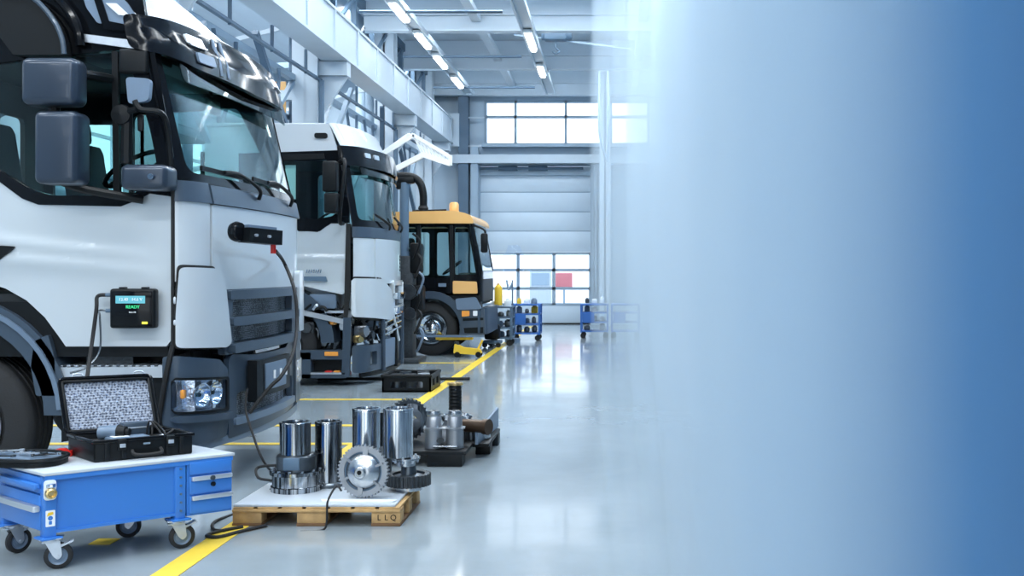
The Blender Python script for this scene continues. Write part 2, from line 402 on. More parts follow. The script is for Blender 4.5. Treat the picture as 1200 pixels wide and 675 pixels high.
# spring shaft over the door
sh = MB().cyl((DX0, YB-.15, P(0, 198, YB).z), (DX1-.2, YB-.15, P(0, 198, YB).z), .035)
for q in (585, 620): sh.cyl((P(q, 0, YB).x, YB-.15, P(0, 198, YB).z), (P(q+22, 0, YB).x, YB-.15, P(0, 198, YB).z), .07)
tag(sh.build('spring_shaft', 'steeldk', world=True), 'dark spring shaft across the top of the white sectional door', 'door shaft')
# gantry across the back wall and dark columns beside the door
struct('trim_2', MB().bx(P(528, 0, YB).x, 9, YB-.5, YB-.003, P(0, 191, YB-.5).z, P(0, 181, YB-.5).z), 'steelw')
struct('trim_3', MB().bx(P(566, 0, YB).x, P(735, 0, YB).x, YB-.35, YB-.003, P(0, 172, YB).z-.04, P(0, 170, YB).z), 'steelb')
def hcol(name, x, y, z0, z1, m, w_=.3, d=.3, t_=.03):
    mb = MB().bx(x-w_/2, x+w_/2, y-d/2, y-d/2+t_, z0, z1).bx(x-w_/2, x+w_/2, y+d/2-t_, y+d/2, z0, z1).bx(x-t_/2, x+t_/2, y-d/2, y+d/2, z0, z1)
    return struct(name, mb, m)
hcol('column', P(543, 0, 28.2).x, 28.3, 0, ZR-.02, 'steeldk', .28)
hcol('column', P(556, 0, 28.2).x, 28.3, 0, P(0, 172, 28.2).z, 'steelb', .2)
hcol('column', P(709, 0, 27.5).x, 27.7, 0, ZR-.02, 'steelw', .3)
hcol('column', P(700, 0, 28.2).x, 28.4, 0, DZ+.4, 'steelb', .16)
struct('trim_4', MB().bx(P(531, 0, YB).x, P(541, 0, YB).x, YB-.5, YB-.3, P(0, 174, YB).z, P(0, 136, YB).z).bx(P(541, 0, YB).x, P(569, 0, YB).x, YB-.32, YB-.3, P(0, 139, YB).z-.04, P(0, 139, YB).z).bx(P(541, 0, YB).x, P(569, 0, YB).x, YB-.32, YB-.3, P(0, 172, YB).z-.04, P(0, 172, YB).z), 'steelw')
# cable tray / crane beam along the bays
gx = -4.39; gb = MB(); z0, z1 = 4.98, 5.64
gb.bx(gx-.36, gx, 5, 28, z0, z1)
for y in [6+1.45*k for k in range(16)]: gb.bx(gx, gx+.025, y-.04, y+.04, z0+.02, z1-.02)
gb.bx(gx-.4, gx+.03, 5, 28, z1-.03, z1+.01).bx(gx-.4, gx+.03, 5, 28, z0-.02, z0+.02)
struct('crane_beam', gb, 'steelw')
# bay columns under the beam, with bracket, brace and ducts
for y in (11.2, 17.0, 22.8, 27.6):
    hcol('column', -5.05, y, 0, ZR-.02, 'steelw', .42, .42, .04)
    struct('bracket', MB().bx(-4.86, -4.38, y-.12, y+.12, 4.72, 4.95).prism([(0, 0), (.46, 0), (0, -.7)], (-4.85, y-.03, 4.72), (1, 0, 0), (0, 0, 1), (0, .06, 0)), 'steelw')
br = [(11.2, 17.0), (17.0, 22.8), (22.8, 27.6)]
for a, c in br:
    struct('wall_brace', MB().bar((-5.25, a+.2, 4.6), (-5.25, (a+c)/2, 2.6), .07).bar((-5.25, c-.2, 4.6), (-5.25, (a+c)/2, 2.6), .07).bar((-5.25, a, 4.66), (-5.25, c, 4.66), .1), 'steelb')
    struct('wall_brace', MB().bar((-5.1, a+.1, 3.1), (-5.1, a+1.6, 4.6), .05).bar((-9.9, a, 4.4), (-5.2, a, 4.4), .16).bar((-9.9, a, 4.4), (-5.2, a, 5.6), .07), 'steelw')
# ribs and rails of the bay side wall
for y in (5.5, 11.2, 17.0, 22.8, 28.0): hcol('column', XL+.25, y, 0, ZR-.02, 'steelw', .4, .35, .04)
rl = MB()
for z in (1.2, 2.9, 5.45, 6.2): rl.bx(XL, XL+.14, 3, YB, z-.07, z+.07)
struct('wall_rail', rl, 'steelb')
# clerestory truss over the beam
cl = MB(); cx = -5.0
cl.bx(cx-.05, cx+.05, 5, YB, 6.72, 6.9).bx(cx-.05, cx+.05, 5, YB, 5.72, 5.86)
for k in range(17):
    y = 5.3+1.45*k; cl.bar((cx, y, 5.8), (cx, y, 6.8), .09); cl.bar((cx, y, 5.85), (cx, y+1.4, 6.75), .06)
struct('roof_truss', cl, 'steeldk')
struct('wall_upper', MB().bx(cx-.5, cx-.42, 5, YB, 5.7, ZR), 'steelb')
# roof beams across, purlins along
for y in (12.6, 16.6, 20.6, 24.5, 28.1):
    bmx = MB().bx(-5, XR, y-.11, y+.11, 6.3, 6.33).bx(-5, XR, y-.11, y+.11, 6.62, 6.65).bx(-5, XR, y-.02, y+.02, 6.3, 6.65).bx(-5, XR, y-.06, y+.06, 6.65, 6.99)
    struct('roof_beam', bmx, 'steelw')
for y in (18.6, 22.5, 26.3): struct('roof_purlin', MB().cyl((-4.6, y, 6.2), (-2.0, y, 6.2), .03), 'steeldk')
for x in (-2.74, .6, 3.2): struct('roof_purlin', MB().bx(x-.09, x+.09, 6, 28.4, 6.5, 6.62), 'steelw')
# light lines: a rail with tubes; each lamp a thing
def lamp(name, x, y, ln, label, m='tube'):
    t_ = thing(name, label, 'ceiling light', (x, y, 6.12), group='lamps along the hall roof')
    MB().bx(-.09, .09, -ln/2, ln/2, .05, .12, .01).build('housing', 'white', t_)
    MB().bx(-.06, .06, -ln/2+.03, ln/2-.03, 0, .05, .02).build('diffuser', m, t_)
for x in (-3.85, -1.67): struct('light_rail', MB().bx(x-.13, x-.09, 6, 27.5, 6.2, 6.28).bx(x+.09, x+.13, 6, 27.5, 6.2, 6.28).bx(x-.13, x+.13, 6, 27.5, 6.26, 6.3), 'steelw')
for y, lb in ((16.6, 'ceiling lamp nearest above the trucks, first in the lit row over the bays'), (18.5, 'second glowing ceiling lamp from the top of the lit row'), (20.8, 'third glowing ceiling lamp down the lit row'), (22.9, 'fourth glowing ceiling lamp down the lit row'), (25.4, 'glowing ceiling lamp closest to the far wall in the lit row')):
    lamp('ceiling_light', -3.85, y, 1.3, lb)
lamp('ceiling_light', -1.67, 20.9, 1.6, 'dimmer ceiling lamp in the middle light line near the hoist')
lamp('ceiling_light', -1.67, 24.0, 1.2, 'dimmer ceiling lamp at the far end of the middle light line')
# hoist hanging from the roof, blurred by haze
hx = thing('roof_hoist', 'small grey hoist trolley with hook hanging under the roof beam', 'hoist', P(651, 45, 22))
MB().box((0, 0, .05), (.5, .3, .22), .06).cyl((-.3, 0, .08), (.35, 0, .08), .12).build('housing', 'steeldk', hx)
MB().bar((-1.3, 0, .12), (1.2, 0, .3), .05).bar((-.9, .1, .1), (1.6, .1, -.2), .04).build('boom', 'steelb', hx)
for x in (-.2, .2): MB().cyl((x, -.16, .26), (x, .16, .26), .09).build('wheel', 'steeldk', hx)
MB().tube([(0, 0, -.05), (0, 0, -.2), (.08, 0, -.27), (0, 0, -.33), (-.06, 0, -.27)], .02).build('hook', 'steeldk', hx)
# hanging chain / pendant by the white column
tag(MB().tube([P(703, 60, 26), P(702, 120, 26), P(703, 160, 26), P(712, 190, 26)], .03).tube([P(712, 60, 26), P(713, 130, 26), P(712, 190, 26)], .03).build('hanging_cable', 'steelb', world=True), 'pale pair of cables hanging beside the white far column', 'cable')
# pipes, ducts, trays and struts among the bay columns
tray = MB()
tray.bx(-4.86, -4.80, 6, 27.5, 4.62, 4.66)
for k in range(13): tray.bx(-4.85, -4.81, 6.5+k*1.6, 6.54+k*1.6, 4.6, 4.98)
struct('conductor_rail', tray, 'steeldk')
for x, z, r_, y0, y1, mm in ((-5.5, 4.1, .05, 8, 28, 'steeldk'), (-5.62, 3.75, .09, 8, 28, 'steelw'), (-9.7, 5.9, .22, 5, 28, 'zinc'), (-5.45, 5.9, .04, 8, 28, 'steeldk'), (-9.8, 3.3, .06, 5, 28, 'steeldk')):
    struct('pipe_run', MB().cyl((x, y0, z), (x, y1, z), r_, n=12), mm, True)
for x, y, mm, r_, h_ in ((-4.72, 11.0, 'steelb', .05, 4.6), (-4.75, 16.7, 'steeldk', .045, 4.6), (-5.4, 17.3, 'steeldk', .07, 6.6), (-4.78, 22.55, 'steeldk', .05, 4.6), (-5.5, 23.2, 'steelb', .1, 6.6), (-7.2, 24, 'steeldk', .12, 6.8), (-8.1, 19.5, 'steeldk', .1, 6.8), (-6.5, 26.5, 'steelb', .15, 6.8), (-9.9, 13.5, 'steeldk', .1, 6.9), (-9.9, 9.2, 'steeldk', .08, 6.9)):
    struct('down_pipe', MB().cyl((x, y, 0), (x, y, h_), r_, n=12), mm, True)
for a_, b_, w_, mm in (((-5.3, 12.6, 4.5), (-9.8, 13.6, 2.8), .08, 'steeldk'), ((-5.1, 16.6, 3.2), (-5.1, 14.6, 4.9), .09, 'steeldk'), ((-4.9, 19.2, 4.9), (-5.1, 17.3, 2.6), .08, 'steelb'), ((-4.8, 21.3, 4.9), (-5.1, 22.6, 3.0), .09, 'steeldk'),
                       ((-5.1, 23.0, 4.4), (-9.8, 24.5, 5.8), .1, 'steelb'), ((-5.2, 24.6, 4.8), (-5.2, 26.8, 3.1), .08, 'steeldk'), ((-9.9, 14.2, 5.3), (-5.3, 17.0, 6.2), .12, 'steelb'), ((-9.9, 19.7, 5.2), (-5.3, 22.8, 6.2), .12, 'steelb'), ((-9.9, 20.0, 3.2), (-5.3, 22.8, 4.4), .1, 'steelw')):
    struct('wall_strut', MB().bar(a_, b_, w_), mm, True)
for y0, y1, z0, z1 in ((12.4, 14.6, 3.3, 4.4), (18.8, 20.6, 2.7, 4.2), (24.2, 26.2, 2.5, 4.5)):
    q_ = MB().bx(-6.2, -5.7, y0, y1, z0, z1, .02)
    for k in range(6): q_.bx(-5.71, -5.68, y0+.1, y1-.1, z0+.12+k*(z1-z0-.2)/6, z0+.17+k*(z1-z0-.2)/6)
    q_.bar((-5.95, (y0+y1)/2, z1), (-5.95, (y0+y1)/2, 6.9), .06); struct('air_duct', q_, 'steelb')
for y in (13.2, 15.0, 19.8, 21.2, 25.2):
    struct('hose_loop', MB().tube([(-5.15, y, 4.62), (-5.1, y+.1, 4.0), (-5.2, y+.35, 3.4), (-5.15, y+.7, 4.1), (-5.15, y+.8, 4.62)], .03), 'steeldk', True)
ws = thing('warning_sign', 'small orange sign panel fixed high between the near and middle trucks', 'sign', tuple(P(327, 130, 17.4)))
MB().bx(-.12, .12, -.01, .01, -.1, .5, .005).build('sign_board', 'orange', ws); MB().bar((.0, .02, .2), (-.1, .3, .2), .03).build('bracket', 'steelb', ws)
# yellow floor lines
fl = MB(); fl.bx(-2.2-.068, -2.2+.068, 4.0, 27.5, .001, .004)
struct('floor_marking', fl, 'line')
for y in (8.85, 9.9, 11.9, 16.6): struct('floor_marking', MB().bx(-6.5, -2.27, y-.05, y+.05, .001, .004), 'line')
struct('floor_marking', MB().bx(-2.87, -2.75, 5.6, 5.72, .001, .004), 'line')
# outside: a grey shed and a red sign seen through the door glass
sg = thing('roadside_sign', 'red sign panel outside behind the door glazing', 'sign', (P(661, 0, 34).x, 34, 0))
MB().bx(-.28, .28, -.05, .05, .95, 1.42, .02).build('sign_board', mat('faded_red', (.72, .22, .24), .6), sg); MB().bx(-.03, .03, .02, .07, 0, 1).build('post', 'steelb', sg)
sd = thing('site_container', 'grey container standing outside behind the door glazing', 'container', (P(634, 0, 38).x, 38, 0))
MB().bx(-.42, .38, 0, 2.2, .0, 1.5, .02).build('container_body', ribmat('container_sheet', (.5, .58, .66), 'x', .2), sd)
MB().bx(-.35, .3, -.03, 0, .95, 1.4).build('door', 'steelb', sd)

# haze standing in the aisle side of the hall
def haze(name, poly, z1, dens, col, g=0.0):
    m = bpy.data.materials.new(name+'_air'); m.use_nodes = True; n = m.node_tree.nodes; l = m.node_tree.links; n.clear()
    o = n.new('ShaderNodeOutputMaterial'); v = n.new('ShaderNodeVolumePrincipled'); v.inputs['Color'].default_value = (*col, 1)
    v.inputs['Density'].default_value = dens; v.inputs['Anisotropy'].default_value = g; l.new(v.outputs[0], o.inputs['Volume'])
    q = MB().prism(poly, (0, 0, .01), (1, 0, 0), (0, 1, 0), (0, 0, z1)).build(name, m)
    tag(q, HAZE_LABELS.pop(0), 'haze', kind='stuff'); return q
HAZE_LABELS = ['thin pale blue haze at the far end of the aisle', 'barely visible haze at the edge of the aisle', 'light veil of haze reaching from the aisle to the far wall', 'middling blue haze further into the open side of the hall', 'faint pale blue haze along the whole open side of the hall', 'pale blue haze filling the open side of the hall', 'deeper blue haze near the viewer on the open side', 'dense blue haze standing closest on the open side of the hall']
for a in HAZE: haze(*a)

# ------------------------------------------------------------------ trucks
class Cab:
    """cab standing across the hall: x to the front, y across (near side 0), z up"""
    def __init__(s, X0, Y0, W, corner, centre, lean):
        s.X0, s.Y0, s.W, s.lean = X0, Y0, W, lean; s.k = 1200/Y0
        (cx, cy) = corner; pts = []
        for i in range(9):
            t = i/8; pts.append(((1-t)**2*0+2*t*(1-t)*cx*.82+t*t*cx, 2*t*(1-t)*cy*.08+t*t*cy))
        H = W/2
        for i in range(1, 9):
            y = cy+(H-cy)*i/8; q = (H-y)/(H-cy); pts.append((cx+(centre-cx)*(1-q*q), y))
        s.pl = pts+[(x, W-y) for x, y in pts[:-1][::-1]]
        s.cum = [0]
        for a, b in zip(s.pl, s.pl[1:]): s.cum.append(s.cum[-1]+math.hypot(b[0]-a[0], b[1]-a[1]))
        s.L = s.cum[-1]
    def plan(s, p):
        if p <= 0: return p, 0., (0., -1.)
        if p >= s.L: return -(p-s.L), s.W, (0., 1.)
        i = 0
        while s.cum[i+1] < p: i += 1
        t = (p-s.cum[i])/(s.cum[i+1]-s.cum[i]); a, b = s.pl[i], s.pl[i+1]
        def nr(j):
            a_ = s.pl[max(j-1, 0)]; b_ = s.pl[min(j+1, len(s.pl)-1)]
            d = math.hypot(b_[0]-a_[0], b_[1]-a_[1]); return ((b_[1]-a_[1])/d, -(b_[0]-a_[0])/d)
        n0, n1 = nr(i), nr(i+1)
        return a[0]+(b[0]-a[0])*t, a[1]+(b[1]-a[1])*t, (n0[0]*(1-t)+n1[0]*t, n0[1]*(1-t)+n1[1]*t)
    def F(s, p, z, o=0):
        x, y, n = s.plan(p); return Vector((x+s.lean(z)+n[0]*o, y+n[1]*o, z))
    def q(s, px, py):                      # point of the near side plane
        return ((px-718)/s.k-s.X0, CH-(py-317)/s.k)
    def fq(s, px, py):                     # point of the curved front: (p, z)
        best = None; N = 400
        for i in range(N+1):
            p = s.L*.93*i/N; x, y, n = s.plan(p); Y = s.Y0+y; z = CH-(py-317)/1200*Y
            d = abs(718+1200*(s.X0+x+s.lean(z))/Y-px)
            if best is None or d < best[0]-1e-6: best = (d, p, z)
            if d > best[0]+25: break
        return best[1], best[2]
    def sideS(s, mb, pts, holes=(), o0=-.03, o1=0, r=0, dx=0, dz=0, off=None, far=False, n=5):
        pts = [s.q(*a) for a in pts]; hs = [[s.q(*a) for a in h] for h in holes]
        if r: pts = rnd(pts, r/s.k, n)
        def f(a, b, o):
            e = o+(off(a, b) if off and o > o0+.001 else 0)
            return Vector((a, s.W+e, b)) if far else Vector((a, -e, b))
        return shell(mb, pts, hs, f, o0, o1, dx, dz)
    def frontS(s, mb, pts, holes=(), o0=-.03, o1=0, r=0, dp=.05, dz=0, n=4, off=None):
        pts = [s.fq(*a) for a in pts]; hs = [[s.fq(*a) for a in h] for h in holes]
        if r: pts = rnd(pts, r/s.k, n)
        return shell(mb, pts, hs, (lambda a, b, o: s.F(a, b, o+(off(a, b) if off and o > o0+.001 else 0))), o0, o1, dp, dz)
def wheel(root, name, x, y0, z, R0, wd, side=-1, rimc='alu', nuts=10):
    """tyre with tread, rim and hub; outer face at y0, turned towards -y (side -1) or +y"""
    s = side; ax = (0, -s, 0); o = (x, y0, z)
    t = MB(); pr = [(R0*.58, .03), (R0*.66, .0), (R0*.9, .005), (R0*.985, .035)]
    for k in range(4):
        a = .05+(wd-.1)*k/4; pr += [(R0, a), (R0, a+(wd-.1)/4-.02), (R0-.014, a+(wd-.1)/4-.018), (R0-.014, a+(wd-.1)/4-.004)]
    pr += [(R0*.985, wd-.035), (R0*.9, wd-.005), (R0*.66, wd), (R0*.58, wd-.03)]
    t.lathe(pr, o, ax, 56, True); w_ = t.build(name, 'rubber', root)
    r = MB(); r.lathe([(R0*.58, .03), (R0*.6, .0), (R0*.56, .004), (R0*.53, .05), (R0*.50, .14), (R0*.34, .10), (R0*.30, .02), (R0*.2, .015), (R0*.19, -.03), (R0*.1, -.045), (.001, -.045)], o, ax, 48)
    rim = r.build('rim', rimc, w_)
    h = MB()
    for k in range(nuts):
        a = 2*math.pi*k/nuts; h.cyl((x+R0*.25*math.cos(a), y0, z+R0*.25*math.sin(a)), (x+R0*.25*math.cos(a), y0+s*.035, z+R0*.25*math.sin(a)), .014, n=6)
    h.build('wheel_nuts', 'steel', rim)
    return w_
def seat(mb, x, y, z, sc=1):
    mb.box((x, y, z), (.5, .5, .16), .06).box((x-.27, y, z+.38), (.16, .5, .75), .07, ry=-.15).box((x-.34, y, z+.84), (.1, .28, .2), .05, ry=-.1)
    mb.box((x, y, z-.22), (.34, .34, .3), .05)
    return mb
def interior(root, c, x0, x1, zf, zt, hole_far=(), hole_back=(), seaty=(.5, 1.75), m='inner'):
    b = MB()
    b.bx(x0, x1, .06, c.W-.06, zf-.05, zf)                       # floor
    shell(b, rect(.06, zf, c.W-.06, zt), list(hole_back), lambda a, z, o: Vector((x0+o, a, z)), 0, .04)
    b.bx(x0, x1-.35, .1, c.W-.1, zt-.05, zt)                     # headliner
    b.build('cab_lining', m, root)
    d = MB().box((x1-.12, c.W/2, zf+.62), (.42, c.W-.3, .28), .1).box((x1-.32, .55, zf+.78), (.16, .6, .14), .06)
    dd = d.build('dashboard', m, root)
    st = MB(); o = Vector((x1-.5, .58, zf+.85)); ax = Vector((-.55, 0, .8)).normalized(); u, v, _ = basis(ax)
    ring = [o+u*.21*math.cos(2*math.pi*i/24)+v*.21*math.sin(2*math.pi*i/24) for i in range(25)]
    st.tube(ring, .016, 8, sm=False).bar(o-u*.2, o+u*.2, .035, .02).bar(o, o+v*.2, .035, .02).cyl(o-ax*.3, o, .03)
    st.build('steering_wheel', 'black', dd)
    for y in seaty: seat(MB(), x1-1.15, y, zf+.42).build('seat', 'seatf', root)

# ---- the near truck
def lean1(z):
    if z < 1.95: return 0
    if z < 3.12: return -(z-1.95)*.235
    return -.275-(z-3.12)*1.15
A = Cab(-2.79, 6.5, 2.3, (.14, .24), .19, lean1)
B1 = Cab(-2.79, 6.5, 2.3, (.17, .36), .25, lambda z: 0)
t1 = thing('cab_truck', 'large silver truck cab closest to the camera, with a black device on its door', 'truck', (-2.79, 6.5, 0))
# door skin with its two pressed crease lines
def crease(a, z):
    px = a*A.k+203
    r1 = 1.5-((283+(px)*.10)-317)/A.k; r2 = 1.5-((303+px*.085)-317)/A.k
    f = max(0, min(1, (190-px)/90))
    return .018*f*math.exp(-((z-r1)/.035)**2)+.022*f*math.exp(-((z-r2)/.045)**2)-.012*math.exp(-((z-1.42)/.25)**2)
arch = [(70, 396), (52, 372), (30, 352), (5, 338), (-30, 328), (-70, 324), (-110, 328)]
m_ = MB(); A.sideS(m_, [(-140, 205), (-40, 190), (0, 212), (27, 232), (46, 239), (142, 241), (160, 234), (176, 226), (201, 230), (201, 398), (195, 406), (77, 406)]+arch+[(-140, 350)], o0=-.05, o1=.0, dx=.08, dz=.03, off=crease)
door = m_.build('door', 'silver', t1)
m_ = MB(); A.sideS(m_, [(-30, 287), (6, 288), (20, 289), (8, 299), (0, 306), (-30, 308)], o0=.0, o1=.022, r=3); m_.build('door_handle', 'black', door)
# black window surround and glass
hole = rnd([(-30, 78), (60, 66), (148, 58), (176, 150), (186, 200), (180, 216), (150, 230), (60, 229), (36, 222), (0, 200), (-30, 184)], 9, 4)
m_ = MB(); A.sideS(m_, [(-140, 40), (60, 44), (166, 49), (182, 118), (205, 210), (205, 231), (176, 227), (160, 235), (142, 242), (46, 240), (27, 233), (0, 213), (-40, 191), (-140, 200)], [hole], o0=-.05, o1=.008); m_.build('window_surround', 'gloss', door)
m_ = MB(); A.sideS(m_, hole, o0=-.012, o1=-.006); m_.build('window_glass', 'glass', door)
m_ = MB(); A.sideS(m_, [(131, 60), (138, 60), (140, 229), (133, 229)], o0=-.03, o1=.004); m_.build('window_divider', 'black', door)
for a in ([(176, 60), (182, 60), (205, 185), (200, 185)],):
    m_ = MB(); A.sideS(m_, a, o0=.008, o1=.016, r=2); m_.build('pillar_trim', 'gloss', t1)
# rear part of the cab side beyond the door, roof side
m_ = MB(); A.sideS(m_, [(-210, -60), (158, -60), (172, 30), (170, 50), (60, 45), (-140, 41), (-140, 350), (-210, 350)], o0=-.04, o1=0, dx=.2); m_.build('cab_side', 'gloss', t1)
m_ = MB(); A.sideS(m_, [(93, 40), (172, 50), (176, 58), (172, 60), (94, 49)], o0=.0, o1=.03, r=2); m_.build('rain_rail', 'zinc', t1)
for a in ([(96, -12), (108, -14), (124, 22), (127, 28), (116, 28), (103, 10)], [(112, -16), (134, -14), (152, 6), (165, 27), (160, 30), (130, 29), (124, 14)]):
    m_ = MB(); A.sideS(m_, a, o0=.005, o1=.02, r=3); m_.build('upper_side_window', 'glassd' if 0 else 'greyl', t1)
m_ = MB(); A.sideS(m_, [(103, -30), (112, -30), (130, 26), (172, 34), (172, 40), (124, 35)], o0=.0, o1=.03, r=2); m_.build('side_moulding', 'gloss', t1)
arc = [(-60, -14), (28, -4), (48, 2), (64, 16), (77, 34), (84, 52), (86, 68)]
m_ = MB(); A.sideS(m_, arc+[(26, 68), (0, 33), (-60, 10)], o0=.02, o1=.10, dx=.1); m_.build('side_fairing', 'black', t1)
m_ = MB(); m_.tube([Vector((A.q(*a)[0], -.11, A.q(*a)[1])) for a in arc], .016); m_.build('fairing_rim', 'grey', t1)
m_ = MB(); m_.tube([Vector((A.q(a+13, b-12)[0], -.05, A.q(a+13, b-12)[1])) for a, b in arc], .03); m_.build('fairing_rim', 'gloss', t1)
# corner strip, front panel, belt band
m_ = MB(); A.frontS(m_, [(203, 232), (246, 239), (246, 312), (262, 318), (262, 330), (205, 330), (203, 330)], o0=-.04, o1=.0, dp=.02); m_.build('corner_panel', 'silver', t1)
zb, zt = 1.385, 1.93
def FR(a0, a1, z0, z1, o0, o1, name, m, par, dz=0, r=0, C=A, dp=.05, n=4):
    pts = rect(a0, z0, a1, z1); pts = rnd(pts, r, n) if r else pts
    m2 = MB(); shell(m2, pts, [], lambda a, b, o: C.F(a, b, o), o0, o1, dp, dz); return m2.build(name, m, par)
pS = A.fq(247.5, 280)[0]; L = A.L
FR(pS, L-pS, 1.36, 1.935, -.04, .006, 'front_panel', 'silver', t1, r=.02)
FR(L-pS+.01, L+.02, 1.0, 1.935, -.04, 0, 'corner_panel', 'silver', t1, dp=.02)
FR(.005, pS-.005, 1.94, 2.075, -.04, .012, 'belt_band', 'grey', t1, dp=.02)
FR(pS+.004, L-.005, 1.94, 2.065, -.04, .02, 'belt_band', 'grey', t1)
FR(.01, L-.01, 1.0, 1.36, -.12, -.05, 'front_structure', 'black', t1)
# windscreen, pillars, header
gp = A.fq(221, 208)[0]
m_ = MB(); shell(m_, rect(.0, 2.07, L, 3.12), [rnd(rect(gp, 2.13, L-gp, 2.93), .09, 5)], lambda a, b, o: A.F(a, b, o), -.05, .0, .03); m_.build('windscreen_frame', 'gloss', t1)
FR(gp-.01, L-gp+.01, 2.12, 2.94, -.022, -.014, 'windscreen', 'glass', t1, r=.08)
# sun visor, roof lip and roof
m_ = MB(); pv = []
def visor(a, b, o):
    t_ = max(0, min(1, a/L)); e = .13*math.sin(math.pi*max(0.02, min(.98, t_)))**.45
    return A.F(a, b, o+e*(1 if b < 3.0 else .75))
out_ = rnd([(-.03, 3.12), (-.03, 2.9), (.35, 2.83), (L/2, 2.80), (L-.35, 2.83), (L+.03, 2.9), (L+.03, 3.12)], .05, 4)
shell(m_, out_, [], visor, -.02, .02, .04, .06); vis = m_.build('sun_visor', 'gloss', t1)
FR(.2, L-.2, 2.72, 2.86, .07, .08, 'visor_shade_glass', 'glassd', vis, r=.05)
for a, b, z0, z1, mm in ((.30, .50, 2.985, 3.06, 'alu'), (.36, .56, 2.88, 2.95, 'greyl'), (L-.52, L-.3, 2.98, 3.06, 'alu')):
    m_ = MB(); shell(m_, rnd(rect(a, z0, b, z1), .02), [], visor, .018, .036, .03); ml = m_.build('marker_lamp', mm, vis)
for a in (.62, .72):
    m_ = MB(); shell(m_, [(a, 2.84), (a+.015, 2.84), (a+.055, 3.1), (a+.035, 3.1)], [], visor, .018, .03, .03); m_.build('visor_strip', 'greyl', vis)
m_ = MB()
def lip(a, b, o): return visor(a, b, o-.03)+Vector((-.02, 0, 0))
shell(m_, rect(-.04, 3.115, L+.04, 3.19), [], lip, -.25, .03, .05); m_.build('roof_lip', 'silver2', t1)
m_ = MB(); shell(m_, rect(.02, 3.15, L-.02, 3.75), [], lambda a, b, o: A.F(a, b, o), -.04, 0, .06, .08)
roof = m_.build('roof', 'silver2', t1)
MB().bx(-2.1, -.95, .0, 2.3, 3.72, 3.76, .01).build('roof_top', 'silver2', roof)
# far side of the cab and the back
m_ = MB(); fh = [rnd([A.q(*a) for a in [(-40, 72), (125, 60), (170, 150), (180, 218), (150, 230), (-40, 230)]], .06, 4), rnd(rect(-2.0, 2.1, -1.35, 2.75), .06, 4)]
shell(m_, [(-2.1, .9), (0, .9), (0, 1.95), A.q(205, 212), (-.28, 3.14), (-.95, 3.74), (-2.1, 3.74)], fh, lambda a, b, o: Vector((a, 2.3+o, b)), -.04, 0); m_.build('far_side', 'black', t1)
m_ = MB(); [shell(m_, h, [], lambda a, b, o: Vector((a, 2.28+o, b)), -.004, .004) for h in fh]; m_.build('far_window_glass', 'glass', t1)
interior(t1, A, -2.1, -.02, 1.35, 3.05, hole_back=[rnd(rect(.35, 2.15, .95, 2.75), .06, 4), rnd(rect(1.35, 2.15, 1.95, 2.75), .06, 4)])
MB().bar((-.35, .5, 2.95), (-.35, 1.8, 2.95), .2, .05).box((-.5, .4, 2.93), (.5, .4, .08), .03).build('sun_blind', 'black', t1)
MB().tube([(-.25, 1.15, 2.9), (-.2, 1.15, 2.8)], .012).box((-.2, 1.15, 2.72), (.03, .26, .11), .02).build('inner_mirror', 'black', t1)
MB().bx(-2.05, -.05, .04, 2.26, .95, 1.3).build('engine_cover', 'black', t1)
# wipers
for y0, y1 in ((.55, 1.15), (1.35, 1.95)):
    a0 = A.F(y0+.1, 2.08, .05); a1 = A.F(y0+.05, 2.16, .05); e = A.F(y0-.25, 2.17, .03); e2 = A.F(y0+.35, 2.14, .03)
    MB().tube([A.F(y0+.5, 2.02, .03), A.F(y0+.45, 2.09, .07), A.F(y0+.2, 2.17, .05), A.F(y0, 2.17, .03)], .014).bar(A.F(y0-.3, 2.17, .02), A.F(y0+.3, 2.16, .02), .018, .03).build('wiper', 'black', t1)
# corner deflector
pts = [(210, 313), (248, 315), (255, 335), (262, 402), (256, 407), (206, 407), (206, 370)]
m_ = MB(); A.frontS(m_, [(207, 310), (249, 312), (257, 334), (264, 404), (258, 409), (204, 409), (204, 368)], o0=.0, o1=.014, r=6, dp=.02); m_.build('deflector_gap', 'seal', t1)
m_ = MB(); A.frontS(m_, pts, o0=.02, o1=.06, r=6, dp=.02, dz=.05); m_.build('corner_deflector', 'silver', t1)
FR(L-.42, L-.02, 1.0, 1.5, .01, .055, 'corner_deflector', 'silver', t1, r=.04, dp=.02)
# grille: frame with two mouths of wire mesh
g0 = A.fq(260, 370)[0]; g1 = L-g0-.02
z3, z2, z1_, z0_ = 1.375, 1.24, 1.13, .93
def rr(a0, a1, b0, b1, r=.02): return rnd(rect(a0, b0, a1, b1), r, 3)
m_ = MB(); shell(m_, rr(g0-.02, g1+.02, .93, 1.372, .03), [rr(g0+.1, g1-.1, 1.185, 1.315), rr(g0+.1, g1-.1, 1.005, 1.115)], lambda a, b, o: A.F(a, b, o), -.02, .03, .05)
gr1 = m_.build('grille', 'grey', t1)
FR(g0+.02, g1-.02, 1.30, 1.365, .03, .055, 'grille_bar', 'grey', gr1, r=.015)
FR(g0+.02, g1-.02, 1.125, 1.185, .0, .075, 'grille_bar', 'grey', gr1, r=.015)
FR(g0+.02, g1-.02, .94, 1.005, .0, .085, 'grille_bar', 'grey', gr1, r=.015)
FR(g0+.08, g1-.08, 1.18, 1.32, -.03, -.022, 'grille_mesh', 'rib', gr1)
FR(g0+.08, g1-.08, 1.0, 1.12, -.03, -.022, 'grille_mesh', 'rib', gr1)
